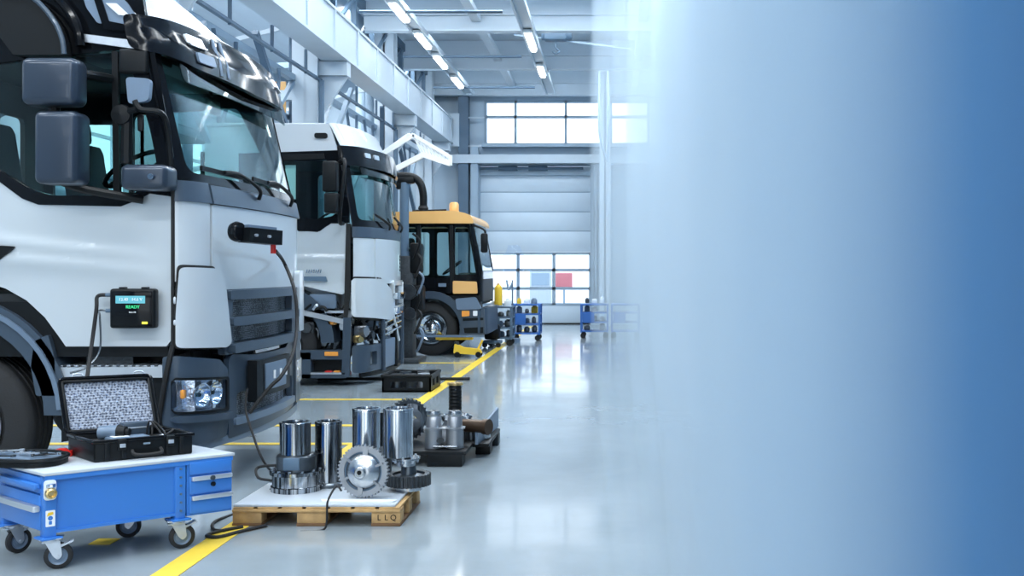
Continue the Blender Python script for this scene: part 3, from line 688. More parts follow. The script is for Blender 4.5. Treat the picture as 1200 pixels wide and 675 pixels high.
# bumper: corners, middle, lip, intake
LB = B1.L
bc = [(192, 418), (208, 417), (254, 421), (263, 431), (268, 470), (262, 511), (250, 515), (227, 521), (205, 512), (190, 498)]
hl = rnd([B1.fq(*a) for a in [(200, 445), (261, 444), (261, 478), (200, 482)]], .02, 4)
bo = [B1.fq(*a) for a in bc]; bo = [(-.06 if a[0] < .01 and a[1] < .99 else a[0], a[1]) for a in bo]
m_ = MB(); shell(m_, rnd(bo, .02, 3), [hl], lambda a, b, o: B1.F(a, b, o), -.05, .02, .02, .06); bcn = m_.build('bumper_corner', 'grey', t1)
# headlight
m_ = MB(); shell(m_, rnd([B1.fq(*a) for a in [(197, 442), (264, 441), (264, 481), (197, 485)]], .025, 4), [hl], lambda a, b, o: B1.F(a, b, o), .018, .032, .02); hf = m_.build('headlight', 'black', t1)
hp0, hp1 = min(a for a, b in hl), max(a for a, b in hl); hz0, hz1 = min(b for a, b in hl), max(b for a, b in hl)
m_ = MB(); shell(m_, rect(hp0-.01, hz0-.01, hp1+.01, hz1+.01), [], lambda a, b, o: B1.F(a, b, o-.05*abs(math.sin((a-hp0)/(hp1-hp0)*math.pi*2.5))), -.05, -.03, .012, .03); m_.build('reflector', 'lens', hf)
for f in (.45, .78):
    c = B1.F(hp0+(hp1-hp0)*f, (hz0+hz1)/2, .0); n_ = (B1.F(hp0+(hp1-hp0)*f, 1, .1)-B1.F(hp0+(hp1-hp0)*f, 1, 0)).normalized()
    MB().lathe([(.001, -.05), (.03, -.045), (.055, -.025), (.072, 0.006), (.078, .008)], c, n_, 24).build('lamp_bowl', 'chrome', hf)
    MB().lathe([(.001, -.005), (.012, -.012), (.014, -.04)], c, n_, 12).build('bulb', 'glassd', hf)
c = B1.F(hp0+.06, (hz0+hz1)/2+.02, 0.0); MB().box(tuple(c), (.03, .05, .06), .012).build('turn_lamp', 'amber', hf)
m_ = MB(); shell(m_, hl, [], lambda a, b, o: B1.F(a, b, o), .014, .018, .03); m_.build('lens_cover', 'pane', hf)
m_ = MB(); B1.frontS(m_, [(192, 487), (267, 482), (267, 490), (192, 495)], o0=.02, o1=.05, r=3, dp=.03); m_.build('bumper_ledge', 'grey', bcn)
# mirrored corner on the far side
FR(LB-.52, LB+.06, .42, .93, -.05, .02, 'bumper_corner', 'grey', t1, r=.04, C=B1, dp=.03)
FR(LB-.45, LB-.1, .58, .76, .02, .03, 'headlight', 'lens', t1, r=.03, C=B1, dp=.03)
b0 = B1.fq(268, 460)[0]
m_ = MB(); shell(m_, rnd([(b0, .90), (b0+.05, .93), (b0+.35, .90), (LB-b0-.35, .90), (LB-b0-.05, 1.0), (LB-b0, .98), (LB-b0, .40), (b0, .36)], .02, 3), [rr(b0+.1, LB-b0-.1, .47, .66, .04)], lambda a, b, o: B1.F(a, b, o), -.04, .0, .05, .08)
bm1 = m_.build('bumper_middle', 'grey', t1)
FR(b0+.05, LB-b0-.05, .44, .7, -.07, -.055, 'intake_mesh', 'rib', bm1, C=B1)
FR(b0+.06, LB-b0-.06, .44, .49, -.05, .02, 'intake_lip', 'greyl', bm1, C=B1, r=.015)
FR(.02, LB-.02, .33, .385, -.3, -.005, 'bumper_lip', 'greyl', bm1, C=B1)
FR(b0+.05, LB-b0-.05, .93, .965, -.15, .0, 'footstep', 'black', bm1, C=B1)
# plate carrier with box beside it
pc = thing_p = FR(B1.fq(296, 450)[0], B1.fq(332, 450)[0], .60, .86, .02, .05, 'plate_carrier', 'black', bm1, C=B1, r=.02)
FR(B1.fq(302, 450)[0], B1.fq(326, 450)[0], .64, .83, .05, .06, 'number_plate', 'greyl', pc, C=B1, r=.01)
a = B1.fq(302, 450)[0]
for k in range(3): FR(a+.14+.13*k, a+.17+.13*k, .71, .77, .06, .066, 'plate_mark', 'wht', pc, C=B1)
FR(B1.fq(287, 450)[0], B1.fq(294, 450)[0], .58, .87, .02, .09, 'plate_bracket', 'black', bm1, C=B1)
# chassis, step, wheel arch
MB().bx(-3.4, -.1, .55, .68, .72, 1.0).bx(-3.4, -.1, 1.62, 1.75, .72, 1.0).bx(-1.5, -1.2, .4, 1.9, .45, .6).bx(-.6, -.3, .1, 2.2, .75, .95).build('chassis', 'iron', t1)
m_ = MB(); A.sideS(m_, [(62, 431), (190, 430), (190, 443), (62, 443)], o0=-.30, o1=-.02); st = m_.build('step_tread', 'alu', t1)
m_ = MB()
for k in range(14): x = A.q(66+k*9, 431)[0]; m_.bx(x, x+.025, .03, .3, A.q(0, 430)[1], A.q(0, 430)[1]+.008)
m_.build('tread_studs', 'zinc', st)
m_ = MB(); A.sideS(m_, [(66, 443), (190, 443), (190, 500), (66, 520)], o0=-.1, o1=-.06); m_.build('step_box', 'black', t1)
m_ = MB(); A.sideS(m_, [(62, 407), (200, 407), (200, 431), (62, 431)], o0=-.35, o1=-.3); m_.build('sill_recess', 'black', t1)
def archpts(r0, r1, cx, cz, a0, a1, n=16): return [(cx+r1*math.cos(R(a0+(a1-a0)*i/n)), cz+r1*math.sin(R(a0+(a1-a0)*i/n))) for i in range(n+1)]+[(cx+r0*math.cos(R(a1+(a0-a1)*i/n)), cz+r0*math.sin(R(a1+(a0-a1)*i/n))) for i in range(n+1)]
wx, wz = -1.42, .52
m_ = MB(); shell(m_, archpts(.60, .76, wx, wz+.06, 0, 180, 22), [], lambda a, b, o: Vector((a, -o, b)), -.35, .0); fd = m_.build('fender', 'grey', t1)
m_ = MB(); shell(m_, archpts(.69, .72, wx, wz+.06, 3, 177, 22), [], lambda a, b, o: Vector((a, -o, b)), .0, .018); m_.build('fender_bead', 'greyl', fd)
m_ = MB(); A.sideS(m_, [(40, 400), (56, 392), (64, 420), (65, 464), (42, 464), (36, 430)], o0=-.2, o1=.0, r=3); m_.build('fender_end', 'grey', fd)
wheel(t1, 'front_wheel', wx, .04, .5, .5, .3)
wheel(t1, 'front_wheel', wx, 2.26, .5, .5, .3, side=1)
# mirrors
def housing(name, x0, y0, x1, y1, Y, par, m='mirrorg', d=.16, bev=.035):
    p0 = P(x0, y0, Y)-Vector((-2.79, 6.5, 0)); p1 = P(x1, y1, Y)-Vector((-2.79, 6.5, 0))
    return MB().box(((p0.x+p1.x)/2, p0.y+d/2, (p0.z+p1.z)/2), (abs(p1.x-p0.x), d, abs(p1.z-p0.z)), bev, seg=4).build(name, m, par)
arm = MB()
def lp(px, py, Y): return P(px, py, Y)-Vector((-2.79, 6.5, 0))
MB2 = MB(); MB2.tube([lp(80, 84, 6.2), lp(105, 88, 6.3), lp(128, 92, 6.48)], .03).tube([lp(63, 118, 6.25), lp(64, 134, 6.25)], .035); MB2.build('mirror_arm', 'black', t1); arm.tube([lp(72, 212, 6.25), lp(100, 222, 6.35), lp(168, 234, 6.48)], .028)
ar = arm.build('mirror_arm', 'black', t1)
housing('main_mirror', 22, 66, 87, 122, 6.1, ar, bev=.045, d=.18); housing('wide_mirror', 38, 129, 88, 215, 6.1, ar, bev=.04, d=.2)
housing('mirror_glass', 26, 70, 82, 118, 6.30, ar, 'gloss', d=.01, bev=.004)
rm = housing('ramp_mirror', 139, 192, 194, 222, 6.28, t1, 'mirrorg', d=.2, bev=.04)
c = lp(177, 207, 6.27); MB().lathe([(.001, -.012), (.018, -.012), (.02, 0)], c, (0, 1, 0), 20).build('cap_screw', 'chrome', rm)
fr_ = MB().tube([lp(148, 192, 6.4), lp(149, 130, 6.4)], .035).tube([lp(200, 195, 6.45), lp(196, 150, 6.4), lp(188, 132, 6.3), lp(165, 128, 6.3), lp(158, 118, 6.3)], .018).tube([lp(162, 128, 6.3), lp(152, 130, 6.35)], .02)
fr_ = fr_.build('corner_mirror_arm', 'black', t1)
m_ = MB(); a0 = [lp(*q_, 6.3) for q_ in ((147, 90), (176, 92), (174, 118), (150, 122))]
m_.prism(rnd([(v.x, v.z) for v in a0], .03), (0, a0[0].y, 0), (1, 0, 0), (0, 0, 1), (0, .04, 0)); m_.build('corner_mirror', 'greyl', fr_)
MB().lathe([(.001, -.01), (.06, 0), (.065, .02), (.001, .03)], lp(141, 134, 6.36), (0, 1, 0), 20).build('round_mirror', 'black', fr_)
MB().box(tuple(lp(165, 144, 6.38)), (.04, .03, .11), .014).build('mirror_clip', 'black', fr_)
housing('visor_box', 138, 56, 172, 86, 6.46, t1, 'black', d=.05, bev=.02)
# seams between door and corner, corner hinges
MB().tube([Vector((A.q(203, y)[0], -.006, A.q(203, y)[1])) for y in (212, 235, 320, 405)], .012).build('door_seal', 'seal', t1)
MB().tube([Vector((A.q(203, 405)[0], -.006, A.q(203, 405)[1])), Vector((A.q(197, 440)[0], -.03, A.q(197, 440)[1])), Vector((A.q(187, 500)[0], -.03, A.q(187, 500)[1]))], .018).build('corner_cable', 'seal', t1)
MB().box((A.q(204, 352)[0], .0, A.q(204, 352)[1]), (.035, .03, .05), .01).box((A.q(204, 378)[0], .0, A.q(204, 378)[1]), (.035, .03, .04), .01).build('hinge', 'zinc', t1)

# ---- the middle truck, partly stripped down at the front
def lean2(z):
    if z < 2.05: return 0
    if z < 3.1: return -(z-2.05)*.16
    return -.168-(z-3.1)*.5
K = Cab(-3.38, 13.3, 2.3, (.2, .3), .29, lean2)
t2 = thing('cab_truck', 'silver truck in the middle of the row, front bumper area stripped open', 'truck', (-3.38, 13.3, 0))
def KS(name, pts, holes=(), o0=-.04, o1=0, m='silver', par=None, **k):
    mb = MB(); K.sideS(mb, pts, holes, o0=o0, o1=o1, **k); return mb.build(name, m, par or t2)
def KF(name, a0, a1, z0, z1, o0, o1, m, par=None, r=0): return FR(a0, a1, z0, z1, o0, o1, name, m, par or t2, r=r, C=K)
def kcr(a, z): return .02*math.exp(-((z-1.66)/.03)**2)-.015*math.exp(-((z-1.35)/.1)**2)
dr2 = KS('door', [(296, 240), (334, 256), (350, 270), (372, 272), (388, 262), (408, 262), (408, 342), (400, 345), (345, 333), (300, 333)], dx=.1, dz=.03, off=kcr)
hole = rnd([K.q(*a) for a in [(300, 194), (330, 189), (384, 187), (396, 225), (401, 246), (396, 252), (372, 257), (345, 254), (322, 243), (300, 238)]], .05, 4)
mb = MB(); shell(mb, [K.q(*a) for a in [(280, 180), (396, 176), (404, 215), (409, 240), (409, 261), (388, 261), (375, 271), (350, 271), (334, 256), (280, 236)]], [hole], lambda a, b, o: Vector((a, -o, b)), -.05, .008); mb.build('window_surround', 'gloss', dr2)
mb = MB(); shell(mb, hole, [], lambda a, b, o: Vector((a, -o, b)), -.012, -.006); mb.build('window_glass', 'glass', dr2)
KS('rain_rail', [(312, 182), (380, 180), (381, 186), (312, 189)], o0=0, o1=.03, m='black', par=dr2)
# upper cab side and roof
KS('cab_side', [(240, 150), (300, 147), (386, 145), (396, 178), (240, 181)], m='silver2')
KS('cab_side', [(240, 180), (296, 180), (296, 333), (240, 333)], m='silver')
KS('marker_lamp', [(369, 156), (384, 156), (384, 162), (369, 162)], o0=0, o1=.03, m='black', r=3)
mb = MB(); shell(mb, rect(.02, 2.98, K.L-.02, 3.42), [], lambda a, b, o: K.F(a, b, o), -.04, 0, .05, .05); rf = mb.build('roof', 'silver2', t2)
MB().bx(-2.0, -.36, .02, 2.28, 3.38, 3.42, .015).build('roof_top', 'silver2', rf)
# window frame, glass, visor
gp = K.fq(417, 240)[0]; L = K.L
mb = MB(); shell(mb, rect(0, 2.06, L, 3.0), [rnd(rect(gp, 2.16, L-gp, 2.92), .08, 4)], lambda a, b, o: K.F(a, b, o), -.05, 0, .04); mb.build('windscreen_frame', 'gloss', t2)
KF('windscreen', gp-.01, L-gp+.01, 2.15, 2.93, -.022, -.014, 'glass', r=.07)
def vis2(a, b, o): return K.F(a, b, o+.10*math.sin(math.pi*max(.03, min(.97, a/K.L)))**.4)
mb = MB(); shell(mb, rnd(rect(-.02, 2.86, L+.02, 3.12), .05), [], vis2, -.015, .015, .05); v2 = mb.build('sun_visor', 'gloss', t2)
KF('visor_shade_glass', .2, L-.2, 2.76, 2.88, .05, .06, 'glassd', v2, r=.04)
for a in (.3, .55): mb = MB(); shell(mb, rnd(rect(a, 2.99, a+.14, 3.05), .015), [], vis2, .014, .03, .04); mb.build('marker_lamp', 'alu', v2)
KF('belt_band', .0, L, 1.93, 2.07, -.03, .012, 'grey')
ps = K.fq(439, 300)[0]
KF('corner_panel', .01, ps-.006, 1.37, 1.925, -.04, .0, 'silver'); fp2 = KF('front_panel', ps, L-ps, 1.32, 1.925, -.04, .012, 'silver', r=.03); KF('corner_panel', L-ps+.006, L, 1.37, 1.925, -.04, .0, 'silver')
for k in range(5): KF('badge_letter', L-ps-.34, L-ps-.24, 1.72-.05*k-.035, 1.72-.05*k, .012, .02, 'black', fp2)
# big lower corner panel
mb = MB(); K.frontS(mb, [(410, 324), (445, 325), (456, 339), (460, 369), (455, 377), (410, 374)], o0=.0, o1=.012, r=3, dp=.03); mb.build('deflector_gap', 'seal', t2)
mb = MB(); K.frontS(mb, [(411, 326), (444, 327), (454, 340), (458, 368), (454, 375), (411, 371)], o0=.01, o1=.06, r=3, dp=.03, dz=.08); mb.build('corner_deflector', 'silver', t2)
KF('corner_deflector', L-.5, L-.02, .95, 1.33, .01, .05, 'silver', r=.05)
g0, g1 = K.fq(458, 352)[0], L-.5
mb = MB(); shell(mb, rr(g0, g1, .88, 1.36, .04), [rr(g0+.08, g1-.08, 1.19, 1.29), rr(g0+.08, g1-.08, 1.0, 1.1)], lambda a, b, o: K.F(a, b, o), -.02, .04, .05); gr2 = mb.build('grille', 'silver', t2)
KF('grille_bar', g0, g1, 1.10, 1.19, .04, .09, 'chrome', gr2, r=.02); KF('grille_bar', g0, g1, .90, .99, .04, .09, 'chrome', gr2, r=.02); KF('grille_mesh', g0+.05, g1-.05, .98, 1.31, -.03, -.02, 'ribf', gr2)
# door badge lines
mb = MB()
for k in range(7): x = K.q(372, 0)[0]+.03*k-.14; mb.bar((x, -.012, K.q(0, 318)[1]-.02), (x+.012, -.012, K.q(0, 318)[1]+.025), .012, .012)
mb.build('door_badge', 'chrome', dr2)
KS('door_moulding', [(345, 328), (352, 324), (382, 324), (384, 330)], o0=0, o1=.016, m='steeldk', par=dr2)
# open storage recess behind the missing sill cover
hb = MB(); K.sideS(hb, [(345, 334), (408, 344), (408, 381), (352, 365), (345, 360)], o0=-.32, o1=-.3); rc = hb.build('sill_recess', 'alu', t2)
MB().bx(K.q(345, 0)[0], K.q(408, 0)[0], 0, .3, K.q(0, 367)[1], K.q(0, 364)[1]).build('recess_shelf', 'zinc', rc)
MB().box((K.q(377, 0)[0], .14, K.q(0, 353)[1]), (.36, .2, .2), .03).build('washer_tank', 'greyl', rc)
MB().tube([(K.q(392, 0)[0], .1, 1.1), (K.q(398, 0)[0], .08, 1.0), (K.q(404, 0)[0], .1, 1.08)], .015).build('hose', 'black', rc)
KS('sill_rail', [(345, 361), (412, 376), (412, 382), (345, 367)], o0=-.02, o1=.02, m='alu')
KS('door_seal', [(406, 262), (411, 262), (411, 345), (407, 375), (403, 375), (404, 345)], o0=0, o1=.02, m='seal')
# fender, wheel, step
m_ = MB(); shell(m_, archpts(.57, .74, -.98, .56, 0, 180, 20), [], lambda a, b, o: Vector((a, -o, b)), -.35, .0); m_.build('fender', 'grey', t2)
wheel(t2, 'front_wheel', -.98, .04, .5, .5, .3); wheel(t2, 'front_wheel', -.98, 2.26, .5, .5, .3, side=1)
sb = MB(); q0, q1 = K.q(352, 413), K.q(405, 443)
sb.bx(q0[0], q1[0], -.02, .3, q1[1], q1[1]+.05).bx(q0[0], q0[0]+.14, -.02, .3, q1[1], q0[1]).bx(q0[0], q1[0], -.02, .25, q0[1]-.09, q0[1]+.03)
stp = sb.build('step_frame', 'grey', t2); MB().bx(q0[0]+.14, q1[0], -.03, .28, q1[1]+.05, q1[1]+.07).build('step_tread', 'alu', stp)
MB().bx(K.q(381, 0)[0], K.q(397, 0)[0], -.04, -.02, K.q(0, 417)[1], K.q(0, 412)[1], .006).build('side_reflector', 'amber', stp)
MB().bx(q0[0]+.1, q1[0], .1, .14, q1[1], q0[1]).build('step_backing', 'black', stp)
KS('side_post', [(403, 372), (412, 372), (410, 442), (401, 442)], o0=-.02, o1=.03, m='grey')
# engine bay: block, radiator, hoses, rails, lamp bracket
MB().bx(-1.6, -.15, .5, 1.8, .55, 1.25, .04).bx(-.9, -.3, .25, .5, .7, 1.1, .03).build('engine_block', 'iron', t2)
MB().bx(-3.3, .0, .5, .63, .6, .85).bx(-3.3, .0, 1.67, 1.8, .6, .85).bx(-.2, .0, .4, 1.9, .55, .72).build('chassis', 'iron', t2)
MB().bx(-.1, .02, .45, 1.85, .72, 1.2, .02).build('radiator', 'rib', t2)
random.seed(3)
for k in range(16):
    a = Vector((random.uniform(-.75, .05), random.uniform(.0, .3), random.uniform(.6, 1.05))); b = a+Vector((random.uniform(-.2, .2), random.uniform(-.05, .1), random.uniform(-.25, .05)))
    MB().tube([a, (a+b)/2+Vector((.05, -.04, .05)), b], random.uniform(.012, .028)).build('engine_hose', random.choice(['black', 'rubber', 'steeld', 'zinc']), t2)
for k in range(26):
    p_ = random.uniform(.05, 1.9); z_ = random.uniform(.5, .9); a = K.F(p_, z_, random.uniform(-.12, -.01)); b = K.F(min(2.2, p_+random.uniform(-.1, .35)), z_+random.uniform(-.2, .1), random.uniform(-.12, -.01))
    MB().tube([a, (a+b)/2+Vector((.02, -.0, random.uniform(-.06, .06))), b], random.uniform(.01, .026)).build('engine_hose', random.choice(['black', 'zinc', 'steeld', 'greyl', 'black', 'chrome']), t2)
for p_, z_, s_, mm in ((.22, .7, .16, 'cast'), (.42, .64, .13, 'steeld'), (.12, .6, .1, 'gold'), (.55, .8, .1, 'greyl'), (.9, .62, .16, 'steeld')):
    c = K.F(p_, z_, -.1); MB().cyl(c, K.F(p_, z_, -.01), s_*.4).box(tuple(c), (s_, .1, s_), .02).build('engine_fitting', mm, t2)
for x, z, s_, mm in ((-.28, .83, .09, 'amber'), (-.12, .78, .13, 'zinc'), (-.45, .95, .14, 'steeld'), (-.6, .75, .16, 'iron'), (-.05, .92, .12, 'cast')):
    MB().cyl((x, .0, z), (x, .16, z), s_*.4).box((x, .12, z), (s_, .12, s_), .02).build('engine_fitting', mm, t2)
def fr_bar(a, b, r=.02, m='grey', name='front_stay'): MB().tube([a, b], r, sm=False).build(name, m, t2)
lb = MB(); shell(lb, rr(.0, .62, .17, .52, .03), [rr(.26, .46, .25, .43, .02)], lambda a, b, o: K.F(a, b, o), -.12, .02, .04); lbk = lb.build('lamp_bracket', 'grey', t2)
KF('lamp_holder', .25, .48, .24, .44, -.1, -.05, 'alu', lbk); KF('lamp_bracket', .75, 1.25, .18, .56, -.06, .02, 'greyl', r=.03)
for z in (.86, .78, .70): fr_bar(K.F(.62, z-.08, .03), K.F(1.5, z, .05), .016, 'chrome')
fr_bar(K.F(.66, .15, .03), K.F(.64, .9, .03), .03); fr_bar(K.F(1.25, .15, .03), K.F(1.3, .95, .0), .025, 'black'); fr_bar(K.F(1.0, 1.0, .03), K.F(1.5, .5, .03), .02, 'alu'); fr_bar(K.F(L-.3, .1, .02), K.F(L-.3, 1.0, .02), .04, 'grey')
KF('lower_guard', .1, L-.2, .11, .16, -.04, .01, 'black')
KF('tow_plate', 1.4, 2.1, .2, .6, -.08, -.02, 'black')
for x, mm in ((.02, 'red'), (.13, 'amber'), (.25, 'red')): MB().box((x-.35, .1, .16), (.1, .1, .07), .02).build('air_coupling', mm, t2)
# far side, back, interior
fh = [rnd(rect(-1.1, 2.2, -.25, 2.95), .06, 4)]
m_ = MB(); shell(m_, [(-2.0, .9), (0, .9), (0, 2.05), (-.17, 3.1), (-.34, 3.4), (-2.0, 3.4)], fh, lambda a, b, o: Vector((a, 2.3+o, b)), -.04, 0); m_.build('far_side', 'black', t2)
m_ = MB(); shell(m_, fh[0], [], lambda a, b, o: Vector((a, 2.28+o, b)), -.004, .004); m_.build('far_window_glass', 'glass', t2)
interior(t2, K, -2.0, -.02, 1.35, 3.05, hole_back=[rnd(rect(.4, 2.2, 1.0, 2.8), .06, 4)])
# paper in the side window, wipers, mirrors
MB().bx(K.q(333, 0)[0], K.q(345, 0)[0], .05, .06, K.q(0, 233)[1], K.q(0, 193)[1]).build('paper_sheet', 'wht', t2)
MB().tube([K.F(.9, 2.06, .03), K.F(.8, 2.13, .07), K.F(.45, 2.24, .04)], .016).tube([K.F(1.7, 2.06, .03), K.F(1.6, 2.13, .07), K.F(1.25, 2.24, .04)], .016).build('wiper', 'black', t2)
def kl(px, py, Y): return P(px, py, Y)-Vector((-3.38, 13.3, 0))
ma = MB().tube([kl(398, 190, 13.25), kl(404, 192, 13.0), kl(398, 255, 13.0), kl(402, 262, 13.25)], .025).build('mirror_arm', 'black', t2)
def khouse(name, x0, y0, x1, y1, Y, m='black'):
    a, b = kl(x0, y0, Y), kl(x1, y1, Y); MB().box(((a.x+b.x)/2, a.y, (a.z+b.z)/2), (abs(b.x-a.x), .16, abs(a.z-b.z)), .03, seg=3).build(name, m, ma)
khouse('main_mirror', 379, 189, 396, 225, 12.95); khouse('wide_mirror', 381, 226, 397, 250, 12.95)

# ---- the far truck with the orange cab roof
def lean3(z): return 0 if z < 1.55 else -(z-1.55)*.19
Q = Cab(-2.39, 18.0, 1.9, (.06, .2), .06, lean3)
t3 = thing('cab_truck', 'far truck with orange cab roof and beacon, dark lower body and big wheel', 'truck', (-2.36, 18, 0))
def QS(name, pts, holes=(), o0=-.04, o1=0, m='black', par=None, **k):
    mb = MB(); Q.sideS(mb, pts, holes, o0=o0, o1=o1, **k); return mb.build(name, m, par or t3)
L = Q.L
w1 = rnd([Q.q(*a) for a in [(491, 266), (523, 266), (525, 326), (492, 325)]], .05, 4)
w2 = rnd([Q.q(*a) for a in [(531, 266), (546, 266), (556, 322), (531, 322)]], .04, 4)
w0 = rnd([Q.q(*a) for a in [(470, 266), (485, 266), (486, 322), (466, 322)]], .04, 4)
mb = MB(); shell(mb, [Q.q(*a) for a in [(440, 260), (548, 261), (560, 326), (560, 346), (440, 346)]], [w0, w1, w2], lambda a, b, o: Vector((a, -o, b)), -.05, 0); cs = mb.build('cab_side', 'gloss', t3)
for h in (w0, w1, w2): mb = MB(); shell(mb, h, [], lambda a, b, o: Vector((a, -o, b)), -.02, -.01); mb.build('window_glass', 'glass', cs)
mb = MB()
for a in ([(487, 264), (491, 264), (492, 342), (488, 342)], [(525, 264), (529, 264), (530, 342), (526, 342)]): Q.sideS(mb, a, o0=0, o1=.02)
mb.build('door_frame', 'black', t3)
QS('door_handle', [(512, 332), (521, 332), (521, 336), (512, 336)], o0=0, o1=.03, m='greyl')
# orange roof: crowned, with beacon
m_ = MB(); prof = [Q.q(*a) for a in [(436, 262), (548, 262), (554, 262), (552, 255), (545, 250), (530, 247), (436, 249)]]
m_.prism(rnd([(a, b) for a, b in prof], .06, 4), (0, -.06, 0), (1, 0, 0), (0, 0, 1), (0, 2.32, 0)); rf3 = m_.build('cab_roof', 'orange', t3)
for k, x in enumerate((487, 497, 508)): MB().box((Q.q(x, 0)[0], .2+.1*k, Q.q(0, 247)[1]+.0), (.1, .2, .06), .02).build('roof_block', 'brown', rf3)
b3 = MB().cyl((Q.q(527, 0)[0], .3, Q.q(0, 249)[1]), (Q.q(527, 0)[0], .3, Q.q(0, 246)[1]), .09).lathe([(.001, 0), (.085, 0), (.085, .12), (.06, .155), (.001, .16)], (Q.q(527, 0)[0], .3, Q.q(0, 246)[1]), (0, 0, 1), 20).build('beacon', 'orange', rf3)
MB().tube([Vector((Q.q(480, 0)[0], .1, Q.q(0, 247)[1])), Vector((Q.q(520, 0)[0], .1, Q.q(0, 246)[1]))], .02).build('roof_rail', 'black', rf3)
# windscreen side (seen edge on), front wall
mb = MB(); shell(mb, rect(0, 1.35, L, 2.36), [rnd(rect(.12, 1.5, L-.12, 2.28), .06)], lambda a, b, o: Q.F(a, b, o), -.04, 0, .05); mb.build('windscreen_frame', 'gloss', t3)
FR(.11, L-.11, 1.49, 2.29, -.02, -.012, 'windscreen', 'glass', t3, C=Q, r=.05)
FR(0, L, .95, 1.35, -.04, .0, 'front_panel', 'black', t3, C=Q)
QS('cab_lower', [(440, 345), (560, 345), (562, 372), (530, 372), (510, 350), (490, 343), (440, 346)], m='black', o0=-.3)
QS('orange_panel', [(529, 329), (557, 330), (558, 344), (529, 344)], o0=.0, o1=.04, m='orange', r=2)
QS('front_fairing', [(532, 350), (556, 348), (563, 362), (534, 363)], o0=.0, o1=.08, m='greyl', r=3)
QS('bumper_side', [(534, 363), (566, 361), (567, 392), (541, 392), (537, 376)], o0=-.1, o1=.06, m='grey', r=2)
FR(.0, L, .38, .84, -.06, .09, 'bumper', 'grey', t3, C=Q, r=.03)
QS('bumper_recess', [(541, 373), (565, 372), (565, 375), (541, 376)], o0=.06, o1=.066, m='black')
QS('bumper_recess', [(542, 384), (565, 383), (565, 390), (543, 390)], o0=.06, o1=.066, m='black')
QS('turn_lamp', [(540, 364), (549, 364), (549, 370), (540, 371)], o0=.06, o1=.09, m='amber', r=1)
QS('side_lamp', [(553, 364), (558, 364), (558, 370), (553, 370)], o0=.06, o1=.08, m='wht', r=1)
cxw, czw = Q.q(502, 385)
m_ = MB(); shell(m_, archpts(.53, .66, cxw, czw, -12, 180, 22), [], lambda a, b, o: Vector((a, -o, b)), -.4, .05); m_.build('fender', 'grey', t3)
wheel(t3, 'front_wheel', cxw, .02, .475, .475, .32, rimc='chrome'); wheel(t3, 'front_wheel', cxw, 2.18, .475, .475, .32, side=1)
m_ = MB(); shell(m_, [(-2.2, .9), (0, .9), (0, 1.35), (-.2, 2.36), (-2.2, 2.36)], [rnd(rect(-1.1, 1.4, -.3, 2.25), .06), rnd(rect(-1.9, 1.4, -1.25, 2.25), .06)], lambda a, b, o: Vector((a, 2.2+o, b)), -.04, 0); m_.build('far_side', 'black', t3)
MB().bx(-2.2, -.05, .06, 2.14, .88, .94).bx(-2.15, -2.1, .06, 2.14, .9, 1.4).build('cab_lining', 'inner', t3)
MB().box((-.25, 1.1, 1.35), (.3, 1.9, .22), .06).build('dashboard', 'inner', t3)
for y in (.55, 1.6): seat(MB(), -1.15, y, 1.18).build('seat', 'seatf', t3)
o = Vector((-.55, .55, 1.55)); u, v, _ = basis((-.6, 0, .8)); MB().tube([o+u*.2*math.cos(2*math.pi*i/20)+v*.2*math.sin(2*math.pi*i/20) for i in range(21)], .016, sm=False).bar(o-u*.18, o+u*.18, .03).build('steering_wheel', 'black', t3)
MB().bx(-3.6, .0, .5, .62, .5, .75).bx(-3.6, 0, 1.6, 1.72, .5, .75).build('chassis', 'iron', t3)
MB().tube([(-.1, -.02, 2.3), (.12, -.12, 2.2), (.12, -.12, 2.0)], .018).box((.12, -.14, 1.98), (.12, .1, .34), .03).build('side_mirror', 'black', t3)
MB().bx(-.75, -.1, -.02, .1, .28, .36, .01).build('tow_bar', 'yellow', t3)
MB().bar((-2.2, -.04, .35), (.1, -.04, .35), .04).build('side_guard', 'greyl', t3)

# ------------------------------------------------------------------ blue tool trolley
TA = Vector((-2.83, 5.1, 0)); tu = Vector((.785, .62, 0)).normalized(); tv = Vector((-.80, .60, 0)).normalized(); TZ = Vector((0, 0, 1))
tr = thing('tool_trolley', 'blue low workshop trolley on castors with grey top and drawers', 'tool trolley', tuple(TA))
def T(a, b, z): return tu*a+tv*b+TZ*z
def tb(mb, a0, a1, b0, b1, z0, z1):
    vs = [T(a, b, z) for z in (z0, z1) for a, b in ((a0, b0), (a1, b0), (a1, b1), (a0, b1))]
    return mb.add(vs, [(3, 2, 1, 0), (4, 5, 6, 7), (0, 1, 5, 4), (1, 2, 6, 5), (2, 3, 7, 6), (3, 0, 4, 7)])
def tbb(mb, a0, a1, b0, b1, z0, z1, bev=.006):
    m2 = MB(); tb(m2, a0, a1, b0, b1, z0, z1); bm = bmesh.new(); V = [bm.verts.new(v) for v in m2.v]; [bm.faces.new([V[i] for i in f]) for f in m2.f]
    bmesh.ops.bevel(bm, geom=bm.edges[:], offset=bev, segments=2, profile=.5, affect='EDGES'); return mb.frombm(bm, True)
LT, DT = .92, .52
tbb(MB(), -.01, LT+.01, -.012, DT+.01, .475, .492, .004).build('worktop', 'worktop', tr)
bd = MB(); tb(bd, .03, .66, .012, .03, .19, .47); tb(bd, .03, LT-.0, DT-.03, DT-.012, .19, .47); tb(bd, .03, LT, .03, DT-.03, .19, .205); tb(bd, .012, .03, .03, DT-.03, .19, .47)
tb(bd, .66, .68, .012, DT-.02, .19, .47); body = bd.build('body', 'blue', tr)
ed = MB(); tb(ed, 0, LT, -.008, .012, .452, .476); tb(ed, .04, .66, .0, .014, .185, .2); ed.build('edge_rail', 'blue', body)
